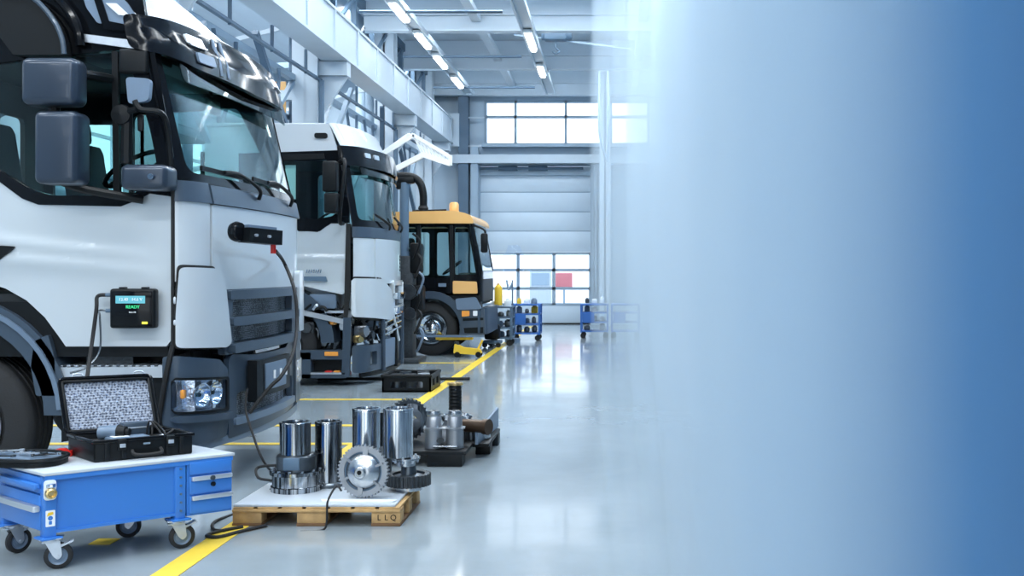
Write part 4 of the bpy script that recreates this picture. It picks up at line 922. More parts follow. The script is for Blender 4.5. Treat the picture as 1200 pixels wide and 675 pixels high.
for a, b in ((0, 0), (.62, 0), (0, DT-.05), (LT-.05, DT-.05)):
    tbb(MB(), a, a+.052, b-.004, b+.05, .165, .474, .004).build('corner_post', 'blue', tr)
    tbb(MB(), a-.02, a+.075, b-.02, b+.07, .155, .167, .003).build('post_foot', 'blue', tr)
for k in range(6): MB().cyl(T(.646, -.004, .21+k*.045), T(.646, -.012, .21+k*.045), .006, n=10).build('bolt_head', 'steeldk', tr)
# right end drawer block
db = MB(); tb(db, .68, LT-.002, .0, DT-.02, .175, .47); blk = db.build('drawer_block', 'blue', tr)
for z0, z1 in ((.395, .462), (.29, .385), (.185, .28)):
    d_ = tbb(MB(), .69, LT-.008, -.012, .0, z0, z1, .004).build('drawer', 'blue', blk)
for z0, z1 in ((.362, .386), (.258, .282)): tbb(MB(), .695, LT-.012, -.03, -.012, z0, z1, .005).build('drawer_handle', 'alu', blk)
MB().cyl(T(.80, -.012, .372), T(.80, -.036, .372), .013).build('drawer_lock', 'steeld', blk); MB().cyl(T(.81, -.01, .335), T(.81, -.022, .335), .012).build('drawer_lock', 'black', blk)
# left end: two drawers with long grip handles
for z0, z1 in ((.385, .465), (.2, .375)):
    tbb(MB(), -.004, .012, .04, DT-.03, z0, z1, .003).build('end_drawer', 'blue', tr)
tbb(MB(), -.035, -.005, .03, DT-.02, .405, .435, .008).build('end_handle', 'blue', tr); tbb(MB(), -.04, -.005, .03, DT-.02, .292, .325, .008).build('end_handle', 'alu', tr)
# lock fitting and warning sticker on the corner post
c = T(.022, -.004, .405); n_ = Vector((tu.y, -tu.x, 0)).normalized()
pl = MB(); pl.prism(rnd([(-.028, -.05), (.028, -.05), (.028, .05), (-.028, .05)], .018), c, tu, TZ, n_*.008); plate = pl.build('lock_plate', 'white', tr)
MB().lathe([(.024, 0), (.028, .02), (.026, .04), (.018, .045), (.014, .03), (.001, .03)], c+n_*.008-TZ*.012, n_, 20).build('lock_barrel', 'gold', plate)
MB().box(tuple(c+n_*.03+TZ*.025), (.035, .035, .02), .006).build('lock_flap', 'chrome', plate)
c = T(.024, -.0045, .262); st = MB().prism(rnd([(-.021, -.04), (.021, -.04), (.021, .04), (-.021, .04)], .004), c, tu, TZ, n_*.002).build('sticker', 'wht', tr)
MB().prism([(-.016, .012), (.014, .02), (.012, .032), (-.01, .03)], c+n_*.0022, tu, TZ, n_*.001).build('sticker_band', 'yellow', st)
MB().lathe([(.001, 0), (.011, 0), (.011, .001), (.001, .001)], c+n_*.0024+TZ*.002, n_, 18).build('sticker_symbol', 'blue', st)
MB().prism(rnd([(-.007, -.03), (.007, -.03), (.007, -.012), (-.007, -.012)], .004), c+n_*.0022, tu, TZ, n_*.001).build('sticker_symbol', 'blue', st)
# castors
def castor(a, b, turn, brake=True):
    c = T(a, b, 0); q = Vector((math.cos(turn), math.sin(turn), 0)); s_ = Vector((-q.y, q.x, 0)); r = .066; wc = c+q*.03+TZ*r
    k = MB().cyl(c+TZ*.143, c+TZ*.155, .035).box(tuple(c+TZ*.157), (.1, .085, .006), .002, rz=turn)
    for sg in (-1, 1):
        o = wc+s_*sg*.022-s_*.0015; k.prism(rnd([(-.062, .082), (.01, .082), (.02, .0), (.0, -.018), (-.02, .0)], .01), o, q, TZ, s_*.003)
    k.box(tuple(c+TZ*.14), (.085, .05, .008), .003, rz=turn); fork = k.build('castor_fork', 'zinc', tr)
    w_ = MB().lathe([(.045, -.015), (.058, -.015), (r, -.009), (r, .009), (.058, .015), (.045, .015)], wc, s_, 36, True).build('castor_tyre', 'rubber', fork)
    MB().lathe([(.046, -.01), (.044, -.013), (.034, -.006), (.02, -.008), (.016, -.014), (.001, -.014), (.001, .014), (.016, .014), (.02, .008), (.034, .006), (.044, .013), (.046, .01)], wc, s_, 30).build('castor_hub', 'greyl', fork)
    MB().cyl(wc-s_*.028, wc+s_*.028, .008).build('axle', 'zinc', fork)
    if brake: MB().prism(rnd([(.0, .015), (.07, .03), (.1, .045), (.1, .035), (.02, -.0)], .006), c+TZ*.10-s_*.02+q*.0, q, TZ, s_*.04).build('brake_pedal', 'zinc', fork)
castor(.045, .03, R(20)); castor(.64, .03, R(35)); castor(.05, DT-.04, R(60)); castor(.64, DT-.06, R(200), False)

# ------------------------------------------------------------------ open equipment case on the trolley
CO = P(109.5, 544, 1.008*1200/227)
CO = Vector((-2.715, 5.36, .4925)); cu = Vector((.40, .28, 0)).normalized(); cv = Vector((-.30, .28, 0)).normalized()
cs = thing('equipment_case', 'open black hard case with grey foam lid standing on the blue trolley', 'equipment case', tuple(CO))
def Cc(a, b, z): return cu*a+cv*b+TZ*z
def quadbox(mb, F_, a0, a1, b0, b1, z0, z1, bev=.008, seg=2):
    bm = bmesh.new(); V = [bm.verts.new(F_(a, b, z)) for z in (z0, z1) for a, b in ((a0, b0), (a1, b0), (a1, b1), (a0, b1))]
    for f in [(3, 2, 1, 0), (4, 5, 6, 7), (0, 1, 5, 4), (1, 2, 6, 5), (2, 3, 7, 6), (3, 0, 4, 7)]: bm.faces.new([V[i] for i in f])
    if bev: bmesh.ops.bevel(bm, geom=bm.edges[:], offset=bev, segments=seg, profile=.5, affect='EDGES')
    return mb.frombm(bm, bev > 0)
CL, CD, CHt = .49, .37, .115
b = MB(); quadbox(b, Cc, 0, CL, 0, CD, 0, .02, .008); quadbox(b, Cc, 0, CL, 0, .016, .006, CHt); quadbox(b, Cc, 0, CL, CD-.016, CD, .006, CHt); quadbox(b, Cc, 0, .016, 0, CD, .006, CHt); quadbox(b, Cc, CL-.016, CL, 0, CD, .006, CHt)
base = b.build('case_base', 'black', cs)
b = MB(); quadbox(b, Cc, -.008, CL+.008, -.008, .01, CHt-.018, CHt, .004); quadbox(b, Cc, -.008, CL+.008, CD-.01, CD+.008, CHt-.018, CHt, .004); quadbox(b, Cc, -.008, .01, 0, CD, CHt-.018, CHt, .004); quadbox(b, Cc, CL-.01, CL+.008, 0, CD, CHt-.018, CHt, .004); b.build('case_rim', 'gloss', base)
for a in (.06, .14, .36, .43): quadbox(MB(), Cc, a-.012, a+.012, -.012, .002, .008, CHt-.015, .004).build('case_rib', 'black', base)
for a in (.13, .37): l_ = quadbox(MB(), Cc, a-.022, a+.022, -.02, -.002, .055, .112, .005).build('latch', 'black', base); quadbox(MB(), Cc, a-.014, a+.014, -.024, -.018, .07, .09, .002).build('latch_plate', 'zinc', l_)
MB().tube([Cc(.18, -.01, .05), Cc(.185, -.035, .03), Cc(.25, -.045, .025), Cc(.315, -.035, .03), Cc(.32, -.01, .05)], .009).build('carry_handle', 'rubber', base)
quadbox(MB(), Cc, .235, .27, -.0095, -.007, .075, .085, .0).build('case_badge', 'chrome', base)
quadbox(MB(), Cc, .016, CL-.016, .016, CD-.016, .02, .075, 0).build('foam_insert', 'rubber', base)
# lid, hinged on the back edge, leaning back a little
h0 = Cc(0, CD+.004, CHt); lu = cu*.86+Vector((.14, -.02, 0)); lu.normalize(); ln = Vector((.30, -.82, .30)).normalized(); ln = (ln-lu*ln.dot(lu)).normalized(); lw = ln.cross(lu)*-1
lw = lu.cross(ln)*-1 if lw.z < 0 else lw
lw = (lw-lu*.12).normalized(); LL, LH = .455, .30
def Lc(a, b, z): return h0+lu*a+lw*z+ln*b          # b towards the front
b = MB(); quadbox(b, Lc, -.0, LL, -.045, -.03, .0, LH, .006)
for a0, a1, z0, z1 in ((0, LL, 0, .016), (0, LL, LH-.016, LH), (0, .016, 0, LH), (LL-.016, LL, 0, LH)): quadbox(b, Lc, a0, a1, -.04, .01, z0, z1, .006)
lid = b.build('case_lid', 'black', cs)
pr = rnd([(-.008, -.006), (LL+.008, -.006), (LL+.008, LH+.008), (-.008, LH+.008)], .035, 6); pin = rnd([(.014, .014), (LL-.014, .014), (LL-.014, LH-.014), (.014, LH-.014)], .03, 6)
rim = MB(); rim.tube([Lc(a, .008, z) for a, z in pr+[pr[0]]], .009, sm=False); rim.build('lid_rim', 'gloss', lid)
def lf(a, z, o): return Lc(a, -.02+o+.004*math.sin(a*170)*math.sin(z*170), z)
shell(MB(), pin, [], lf, -.01, .006, .012, .012).build('foam_lining', 'foam', lid)
for a in (.09, .40): MB().tube([Lc(a-.03, .0, LH+.005), Lc(a-.02, .005, LH+.03), Lc(a+.02, .005, LH+.03), Lc(a+.03, 0, LH+.005)], .005).build('lid_latch', 'zinc', lid)
ORD = ['first', 'second', 'third', 'fourth', 'fifth', 'sixth', 'seventh', 'eighth', 'ninth']
# tools lying in the case
def topobj(name, label, cat, mb, m, group=None):
    o = mb.build(name, m, world=True); return tag(o, label, cat, group)
W_ = lambda a, b, z: CO+Cc(a, b, z)
dr_ = thing('cordless_tool', 'grey motor tool with round chuck lying across the open case', 'power tool', tuple(W_(.1, .2, .077)))
MB().cyl((0, 0, .05), (.10, .0, .055), .038).build('motor_body', 'greyl', dr_); MB().cyl((.10, 0, .055), (.14, .0, .055), .042, .03).cyl((.14, 0, .055), (.16, 0, .055), .02).build('chuck', 'black', dr_); MB().box((.05, .0, .01), (.05, .04, .05), .01).build('grip', 'black', dr_)
sc = thing('scan_tool', 'flat grey handheld tester lying in front inside the open case', 'tester', tuple(W_(.1, .06, .077)))
q_ = MB(); quadbox(q_, Cc, 0, .2, 0, .09, 0, .035, .01); q_.build('housing', 'greyl', sc); q_ = MB(); quadbox(q_, Cc, .02, .1, .015, .07, .035, .038, .001); q_.build('label_plate', 'wht', sc)
gb_ = thing('adapter_box', 'dark adapter box with a pale stripe at the back of the open case', 'adapter box', tuple(W_(.22, .22, .077)))
q_ = MB(); quadbox(q_, Cc, 0, .14, 0, .06, 0, .09, .01); q_.build('housing', 'grey', gb_); q_ = MB(); quadbox(q_, Cc, .02, .12, -.003, .0, .055, .065, .001); q_.build('stripe', 'alu', gb_)
topobj('coiled_cable', 'black coiled cable on the right inside the open case', 'cable', MB().tube([W_(.36, .2, .09), W_(.38, .23, .16), W_(.42, .2, .11), W_(.40, .12, .1), W_(.45, .15, .12), W_(.44, .24, .1)], .006).tube([W_(.34, .22, .09), W_(.35, .2, .17), W_(.39, .15, .1)], .005), 'rubber')
for k in range(5):
    a = .28+.035*k; topobj('socket_bit', ORD[k]+' of the five small plugs loose in the open case, counted from its middle', 'plug', MB().cyl(W_(a, .05+.02*(k % 3), .09), W_(a+.03, .07+.02*(k % 3), .095), .011, n=12), ['steeld', 'black', 'zinc'][k % 3], 'small plugs in the open case')

# round-edged tray with tools at the left corner, red tool, device on the door
tc_ = Vector((-3.10, 5.36, .4935)); ty = thing('tool_tray', 'flat black tool tray lid hanging over the left corner of the blue trolley', 'tool tray', tuple(tc_))
ol = rnd([(-.24, -.12), (.16, -.155), (.24, -.09), (.235, .06), (.1, .15), (-.24, .16)], .06, 6)
MB().prism(ol, (0, 0, .0), (1, 0, 0), (0, 1, 0), (0, 0, .03)).build('tray_body', 'black', ty)
MB().tube([Vector((a, b_, .034)) for a, b_ in ol+[ol[0]]], .011, sm=False).build('tray_rim', 'black', ty)
MB().prism([(a*.86, b_*.82) for a, b_ in ol], (0, 0, .03), (1, 0, 0), (0, 1, 0), (0, 0, .006)).build('tray_lining', 'greyl', ty)
random.seed(5)
for k in range(7):
    a = Vector((-.16+k*.053, random.uniform(-.09, .08), .545)); an = random.uniform(-.6, .6); d = Vector((math.cos(an), math.sin(an), 0))*random.uniform(.03, .07)
    p_ = Vector((tc_.x, tc_.y, 0))+a
    topobj('wrench', ORD[k]+' small wrench from the left in the flat black tray', 'wrench', MB().bar(p_-d, p_+d, .014, .007).cyl(p_+d-TZ*.004, p_+d+TZ*.006, .013, n=12).cyl(p_-d-TZ*.004, p_-d+TZ*.006, .011, n=12), ['chrome', 'zinc', 'steeld'][k % 3], 'wrenches in the flat black tray')
rt = thing('red_clamp', 'small red tool behind the black tray on the trolley top', 'clamp tool', (-2.985, 5.56, .4925))
MB().prism(rnd([(-.055, 0), (.055, 0), (.05, .035), (.02, .022), (0, .04), (-.045, .036)], .01), (0, -.015, 0), (1, 0, 0), (0, 0, 1), (0, .05, 0)).build('body', 'red', rt); MB().cyl((-.03, -.018, .018), (-.03, -.012, .018), .008).cyl((.025, -.018, .014), (.025, -.012, .014), .007).build('bolt', 'black', rt)

def a1(px, py): x, z = A.q(px, py); return x, z
x0, z0 = a1(135.5, 384); x1, z1 = a1(188, 338); dg = thing('diagnostic_unit', 'square black tester with teal screen stuck on the silver truck door', 'diagnostic device', (-2.79+(x0+x1)/2, 6.5, z0))
W2 = (x1-x0)/2; H2 = z1-z0
MB().box((0, -.05, H2/2), (W2*2, .07, H2), .018, seg=4).build('casing', 'black', dg)
MB().box((0, -.088, H2/2), (W2*2-.03, .008, H2-.03), .004).build('front_plate', 'gloss', dg)
scn = MB().bx(-W2+.045, W2-.055, -.094, -.091, H2-.092, H2-.045).build('screen', 'screen', dg)
text('12.40   14.6 V', .026, 'wht', dg, (-.003, -.0955, H2-.068), (90, 0, 0)); text('READY', .028, 'green', dg, (.01, -.0935, H2-.115), (90, 0, 0)); text('BUS OK', .013, 'wht', dg, (.01, -.0935, H2-.148), (90, 0, 0))
MB().bx(W2-.075, W2-.04, -.095, -.091, .028, .042, .002).build('status_light', 'yled', dg)
for x in (-.07, .07): MB().box((x, -.05, H2+.004), (.04, .04, .012), .004).build('top_clip', 'black', dg)
for z in (H2-.04, .11): MB().cyl((-W2, -.05, z), (-W2-.035, -.05, z), .013).build('plug', 'steeldk', dg)
g0_ = Vector((-2.79+(x0+x1)/2, 6.5, z0))
q0 = g0_+Vector((-W2-.03, -.05, H2-.04)); q1 = g0_+Vector((-W2-.03, -.05, .11))
topobj('cable', 'black cable from the door tester down towards the open case', 'cable', MB().tube([q0, q0+Vector((-.06, 0, -.01)), P(113, 362, 6.42), P(108, 400, 6.38), P(103, 436, 6.2), P(98, 470, 6.1)], .012), 'rubber')
topobj('cable', 'short thin cable looping from the lower plug of the door tester', 'cable', MB().tube([q1, q1+Vector((-.05, 0, 0)), P(117, 372, 6.44), P(117, 410, 6.4), P(102, 430, 6.3), P(82, 437, 6.25)], .006), 'steeld')

# sensor head clipped on the nose of the near truck with its cable
so = P(304, 277, 6.98); sh_ = thing('sensor_head', 'black sensor head clamped on the silver nose panel of the near truck', 'sensor', tuple(so))
qv = Vector((.32, .55, -.03)).normalized()
MB().bar(-qv*.13, qv*.15, .115, .10).build('housing', 'black', sh_)
quadbox(MB(), lambda a, b_, z: Vector((a, b_, z)), -.02, .02, -.02, .02, -.01, .01, 0)
MB().lathe([(.001, -.03), (.06, -.03), (.07, 0), (.06, .03), (.001, .03)], -qv*.15+Vector((-.03, 0, .02)), (1, -.3, 0), 24).build('mount_ring', 'gloss', sh_)
MB().bar(-qv*.12+TZ*.06, qv*.12+TZ*.06, .07, .02).build('top_cover', 'greyl', sh_)
for k in (-.08, .03): MB().cyl(qv*k+Vector((.05, -.035, 0)), qv*k+Vector((.066, -.045, 0)), .01, n=10).build('screw', 'zinc', sh_)
e_ = so+qv*.14-TZ*.05
MB().cyl(qv*.12-TZ*.04, qv*.12-TZ*.11, .018).build('cable_boot', 'red', sh_)
topobj('cable', 'black cable hanging from the sensor head down the front of the near truck', 'cable', MB().tube([e_-TZ*.04, P(333, 308, 7.9), P(345, 340, 7.6), P(348, 380, 7.5), P(343, 415, 7.2), P(330, 440, 7.0), P(318, 452, 6.96), P(303, 470, 6.93), P(292, 484, 6.9)], .013), 'rubber')
topobj('cable', 'thin black cable drooping from the truck bumper to the floor near the pallet', 'cable', MB().tube([P(290, 455, 6.85), P(288, 480, 6.82), P(296, 508, 6.75), P(306, 535, 6.7), P(318, 551, 6.72), P(330, 541, 6.62)], .008), 'rubber')
topobj('cable', 'loop of black cable on the floor left of the wooden pallet', 'cable', MB().tube([P(326, 545, 6.55), P(302, 548, 6.6), P(303, 560, 6.5), P(322, 567, 6.4)]+[Vector((x, y, .01)) for x, y in ((-2.28, 6.45), (-2.36, 6.1), (-2.3, 5.9), (-2.22, 5.86))], .009), 'rubber')
topobj('cable', 'black cable lying on the floor under the right end of the trolley', 'cable', MB().tube([Vector((x, y, .012)) for x, y in ((-2.15, 5.95), (-2.24, 5.85), (-2.28, 5.75), (-2.2, 5.72), (-2.12, 5.85), (-2.02, 5.98))], .01), 'rubber')
topobj('cable', 'thin cable hanging over the front edge of the wooden pallet', 'cable', MB().tube([P(400, 575, 5.97), P(394, 570, 6.0), P(384, 588, 5.93), P(383, 610, 5.92), P(378, 621, 5.92), P(352, 623, 5.9)], .006), 'rubber')

# ------------------------------------------------------------------ wooden pallet with engine parts
PX0, PX1, PY0, PY1 = -2.23, -1.245, 6.0, 6.62
wp = thing('wooden_pallet', 'wooden pallet with grey sheet on top standing on the floor', 'pallet', ((PX0+PX1)/2, (PY0+PY1)/2, 0))
for i, x in enumerate((PX0+.085, (PX0+PX1)/2-.03, PX1-.085)):
    for y in (PY0+.055, (PY0+PY1)/2, PY1-.055):
        b_ = MB().bx(x-.085, x+.085, y-.05, y+.05, .018, .083, .004).build('block', 'wood', wp, world=True)
        if i == 2 and y < PY0+.1:
            for k, ch in enumerate('LLQ'): text(ch, .046, 'black', b_, Vector((x-.04+.042*k, y-.052, .05))-wp.location, (90, 0, 0), ext=.0006)
for x in (PX0+.085, (PX0+PX1)/2-.03, PX1-.085): MB().bx(x-.087, x+.087, PY0, PY1, 0, .018, .003).build('runner_board', 'woodd', wp, world=True)
for y in (PY0+.05, (PY0+PY1)/2, PY1-.05): MB().bx(PX0, PX1, y-.055, y+.055, .083, .1, .003).build('cross_board', 'wood', wp, world=True)
for k in range(7): x = PX0+.065+k*(PX1-PX0-.13)/6; MB().bx(x-.06, x+.06, PY0, PY1, .1, .112, .002).build('deck_board', 'wood', wp, world=True)
sheet = MB().bx(PX0+.005, PX1-.03, PY0+.005, PY1-.005, .1125, .128, .004); topobj('cover_sheet', 'flat grey metal sheet lying on the wooden pallet', 'metal sheet', sheet, 'worktop')
PT = .1285
tag(MB().prism([(-.2, 0), (.0, -.02), (.22, -.012), (.24, .03), (.05, .05), (-.22, .05)], (-1.52, 6.06, PT), (1, 0, 0), (0, 1, 0), (0, 0, .008)).build('rag', 'wht', world=True), 'crumpled white paper lying before the toothed disc on the pallet', 'paper')
def liner(name, label, px, top, bot, r, Y, z0, m='liner', par=None, ridge=0):
    x = (px-718)/1200*Y; z1 = CH-(top-317)/1200*Y
    t_ = thing(name, label, 'cylinder liner', (x, Y, z0), group=None); h = z1-z0
    pr = [(r*.84, .003), (r, .003), (r, h-.02), (r*1.02, h-.018), (r*1.02, h-.004), (r*.985, h), (r*.86, h), (r*.84, h-.01)]
    MB().lathe(pr, n=56, closed=True).build('barrel', m, t_)
    return t_, h
# left group: liner on a flanged hub, second liner behind
hb_ = thing('flanged_hub', 'broad dark steel ring hub under the front liner, left end of the wooden pallet', 'ring hub', ((348-718)/1200*6.42, 6.42, PT))
MB().lathe([(.06, 0), (.158, 0), (.158, .03), (.15, .035), (.15, .10), (.165, .105), (.165, .125), (.12, .13), (.12, .15), (.06, .15)], n=56, closed=True).build('ring', 'linerd', hb_)
MB().lathe([(.05, .13), (.125, .13), (.125, .215), (.115, .222), (.05, .222)], n=48, closed=True).build('collar', 'steeld', hb_)
MB().box((.005, -.128, .18), (.10, .02, .075), .006).build('name_plate', 'steeldk', hb_)
for k in range(12):
    a_ = 2*math.pi*k/12; MB().cyl((.143*math.cos(a_), .143*math.sin(a_), .12), (.143*math.cos(a_), .143*math.sin(a_), .138), .011, n=6).build('bolt', 'steel', hb_)
liner('cylinder_liner', 'short polished cylinder liner standing on the dark ring hub', 346, 494, 0, .094, 6.42, PT+.2225, 'linerd')
liner('cylinder_liner', 'dark-streaked cylinder liner standing behind the ring hub on the pallet', 380, 494, 0, .09, 6.56 if 0 else 6.53, PT, 'linerd') if 0 else None
l2, h2 = liner('cylinder_liner', 'dark-streaked cylinder liner beside the ring hub, standing straight on the pallet sheet', 385, 493, 0, .083, 6.53, PT, 'linerd')
MB().lathe([(.06, 0), (.1, 0), (.1, .02), (.09, .03), (.06, .03)], n=40, closed=True).build('foot_ring', 'steeld', l2)
# right group: two tall liners
ga = thing('gear_hub', 'dark geared hub low on the pallet under the right tall liner', 'geared hub', ((479-718)/1200*6.42, 6.42, PT))
MB().lathe([(.03, 0), (.085, 0), (.085, .03), (.03, .03)], n=40, closed=True).build('foot', 'steel', ga)
MB().gear((0, 0, .03), (0, 0, 1), .10, .138, .07, 30, .012).build('gear_ring', 'iron', ga)
MB().lathe([(.02, .03), (.104, .03), (.1, .085), (.05, .1), (.045, .15), (.02, .15)], n=40, closed=True).build('hub', 'steeld', ga)
g2 = thing('neck_flange', 'short machined neck carrying the right tall liner', 'flange', ((468-718)/1200*6.50, 6.5, PT+.155))
MB().lathe([(.03, 0), (.06, 0), (.06, .035), (.09, .04), (.09, .05), (.03, .05)], n=40, closed=True).build('neck', 'steel', g2)
for k in range(8): a_ = math.pi*k/4; MB().cyl((.075*math.cos(a_), .075*math.sin(a_), .02), (.075*math.cos(a_), .075*math.sin(a_), .062), .008, n=6).build('stud', 'zinc', g2)
g2.location.x = ga.location.x-.02; g2.location.y = 6.42; g2.location.z = PT+.151
liner('cylinder_liner', 'tall bright polished cylinder liner above the dark geared hub', 466.5, 478, 0, .092, 6.42, PT+.205, 'liner')
l3, _h = liner('cylinder_liner', 'tall bright polished cylinder liner behind the toothed disc', 429.5, 478, 0, .088, 6.52, PT, 'liner')
# clutch-like toothed disc standing upright
dc = thing('toothed_disc', 'upright toothed steel disc with domed hub leaning on the pallet', 'gear disc', ((426-718)/1200*6.17, 6.17, PT))
ax = Vector((-.12, -1, .06)).normalized(); o = Vector((0, 0, .162)); r_ = .16
MB().gear(o-ax*.012, ax, .118, r_, .024, 44, .01).build('gear_ring', 'cast', dc)
MB().ring(o-ax*.01, ax, .085, .122, .012, 48).build('web', 'steeldk', dc)
MB().lathe([(.001, .0), (.108, .0), (.105, .012), (.085, .03), (.05, .045), (.04, .05), (.001, .05)], o, ax, 48).build('dome', 'steel', dc)
MB().lathe([(.014, .04), (.034, .04), (.034, .065), (.026, .072), (.014, .072)], o, ax, 28, True).build('hub_nut', 'steel', dc)
MB().cyl(o+ax*.05, o+ax*.066, .014).build('hub_bore', 'black', dc)
u_, v_, _ = basis(ax)
for k in range(6):
    a_ = 2*math.pi*k/6+.4; MB().bar(o+(u_*math.cos(a_)+v_*math.sin(a_))*.07+ax*.012, o+(u_*math.cos(a_)+v_*math.sin(a_))*.135+ax*.012, .03, .014).build('spoke', 'cast', dc)
# dark housing between the tall liners
vh = thing('valve_housing', 'dark cast housing with studs squeezed between the two tall liners', 'housing', ((449-718)/1200*6.56, 6.58, PT))
MB().box((0, 0, .12), (.1, .05, .24), .015).build('body', 'iron', vh)
for k in range(4): MB().cyl((-.0, -.028, .08+.05*k), (-.0, -.045, .08+.05*k), .018, n=16).build('port', 'cast', vh)
MB().cyl((0, 0, .23), (0, 0, .46), .022).build('spindle', 'steeld', vh)

# ------------------------------------------------------------------ black pallet with gearbox parts
bp_ = thing('plastic_pallet', 'black plastic pallet behind the wooden one carrying gearbox parts', 'pallet', (-1.42, 8.3, 0))
ZP = .122
def bpx(x0, x1, y0, y1, z0, z1, n_='block', bev=.006, m='black'): return MB().bx(x0, x1, y0, y1, z0, z1, bev).build(n_, m, bp_, world=True)
for x0, x1, y in ((-1.86, -1.68, 7.95), (-1.42, -1.15, 7.82), (-1.12, -1.0, 8.35), (-1.08, -.98, 8.75), (-1.86, -1.66, 8.75)): bpx(x0, x1, y, y+.16, 0, .10)
bpx(-1.88, -1.12, 7.82, 8.95, .09, .12, 'deck'); bpx(-1.13, -.99, 8.2, 9.0, .085, .115, 'deck')
o_ = topobj('side_plate', 'long blue-grey steel plate leaning on the outer edge of the black pallet', 'steel plate', MB().prism([(0, 0), (.95, .0), (.95, .17), (0, .10)], (-1.09, 8.12, .118), Vector((.06, .95, 0)).normalized(), (0, 0, 1), (.02, 0, 0)), 'greyl')
# big bearing wheel
bw = thing('bearing_wheel', 'big dark toothed wheel standing behind the tall liners on the black pallet', 'gear wheel', (-1.66, 8.3, ZP))
ax = Vector((.5, -.86, 0)).normalized(); o = Vector((0, 0, .172))
MB().gear(o-ax*.03, ax, .13, .17, .05, 30, .014).build('gear_ring', 'steeld', bw); MB().ring(o-ax*.02, ax, .07, .135, .06, 44).build('bearing_ring', 'linerd', bw); MB().ring(o+ax*.03, ax, .05, .10, .04, 36).build('inner_ring', 'steel', bw); MB().cyl(o, o+ax*.2, .03).build('shaft', 'steel', bw)
# gearbox housing: two cylinders joined, flanges and studs
gh = thing('gearbox_housing', 'bright cast twin-cylinder housing standing at the front of the black pallet', 'gearbox housing', (-1.31, 7.97, ZP)); gh.scale = (.95, .95, .72)
gbd = MB()
for x in (-.085, .085): gbd.lathe([(.03, 0), (.075, 0), (.072, .2), (.085, .205), (.085, .22), (.065, .225), (.06, .33), (.05, .345), (.03, .345)], (x, 0, 0), (0, 0, 1), 36, True)
gbd.box((0, .02, .12), (.12, .08, .2), .02).box((0, 0, .215), (.33, .12, .016), .006)
gm_ = gbd.build('casting', 'cast', gh)
for x in (-.15, -.05, .05, .15): MB().cyl((x, -.05, .222), (x, -.05, .245), .009, n=6).build('bolt', 'zinc', gm_)
for x in (-.085, .085): MB().lathe([(.02, .345), (.055, .345), (.06, .36), (.05, .40), (.02, .40)], (x, 0, 0), (0, 0, 1), 14, True).build('top_cap', 'steel', gh)
MB().cyl((-.02, -.085, .09), (-.02, -.06, .09), .03).build('inspection_cap', 'iron', gh)
MB().box((0.02, -.08, .03), (.2, .04, .02), .006).build('foot_flange', 'steel', gh)
ps_ = thing('gear_pump', 'round cast pump behind the twin-cylinder housing', 'pump', (-1.3, 8.5, ZP)); ps_.scale = (1, 1, .62)
MB().lathe([(.02, 0), (.12, 0), (.13, .1), (.1, .2), (.11, .24), (.07, .3), (.02, .3)], n=36, closed=True).build('casting', 'cast', ps_)
for k in range(7): a_ = 2*math.pi*k/7; MB().cyl((.09*math.cos(a_), .09*math.sin(a_), .22), (.12*math.cos(a_), .12*math.sin(a_), .29), .022, n=12).build('port', 'steel', ps_)
# black corrugated post with brass cap
bc_ = thing('shock_absorber', 'black ribbed upright cylinder with brass cap above the gearbox parts', 'shock absorber', (-1.315, 8.55, .30))
pr = [(.001, 0), (.05, 0)]
for k in range(8): pr += [(.052, .015+k*.028), (.056, .022+k*.028), (.052, .03+k*.028)]
pr += [(.05, .245), (.001, .245)]
MB().lathe(pr, n=32).build('ribbed_body', 'black', bc_); MB().gear((0, 0, .245), (0, 0, 1), .01, .066, .018, 14, .008).build('cap', 'gold', bc_)
# lying brown shaft and small parts
topobj('drive_shaft', 'brown oiled steel shaft end lying towards the outer edge of the black pallet', 'shaft', MB().cyl((-1.20, 8.2, .262), (-1.02, 8.12, .262), .052, n=28).cyl((-1.02, 8.12, .262), (-.98, 8.10, .262), .062, n=28), 'brown')
topobj('shaft_flange', 'bright steel flange joining the brown shaft to the gearbox parts', 'flange', MB().cyl((-1.26, 8.22, .262), (-1.2, 8.2, .262), .075, n=24).bar((-1.23, 8.21, ZP), (-1.23, 8.21, .22), .08), 'steel')
for k, (x, y, r1, h1, mm, lb) in enumerate(((-1.08, 8.45, .07, .05, 'steel', 'small bright steel disc lying beside the blue-grey plate'), (-1.17, 8.75, .08, .06, 'steeld', 'dark steel disc lying far back on the black pallet'), (-1.5, 8.6, .07, .09, 'cast', 'cast cup lying between the toothed wheel and the pump body'), (-1.155, 8.36, .05, .1, 'steeld', 'dark steel bush standing under the brown shaft'))):
    topobj('steel_bush', lb, 'bush', MB().ring((x, y, ZP+.001), (0, 0, 1), r1*.5, r1, h1, 30), mm)

# ------------------------------------------------------------------ black crate and rod by the middle truck
ct = thing('parts_crate', 'low black plastic crate on the floor in front of the stripped truck', 'crate', (-2.54, 12.95, 0))
cb = MB(); w2, d2, h = .30, .34, .2
sl = [rr(-.2, -.06, .06, .15, .01), rr(.06, .2, .06, .15, .01)]
for y in (-d2, d2-.02): shell(cb, rect(-w2, 0, w2, h), [rnd(rect(-.2, .05, .2, .13), .02)], lambda a, b, o, y=y: Vector((a, y+o, b)), 0, .02)
for x in (-w2, w2-.02): shell(cb, rect(-d2, 0, d2, h), sl, lambda a, b, o, x=x: Vector((x+o, a, b)), 0, .02)
cb.bx(-w2, w2, -d2, d2, .0, .02); cb.build('shell', 'black', ct); MB().tube([(-w2, -d2, h), (w2, -d2, h), (w2, d2, h), (-w2, d2, h), (-w2, -d2, h)], .02, sm=False).build('rim', 'black', ct)
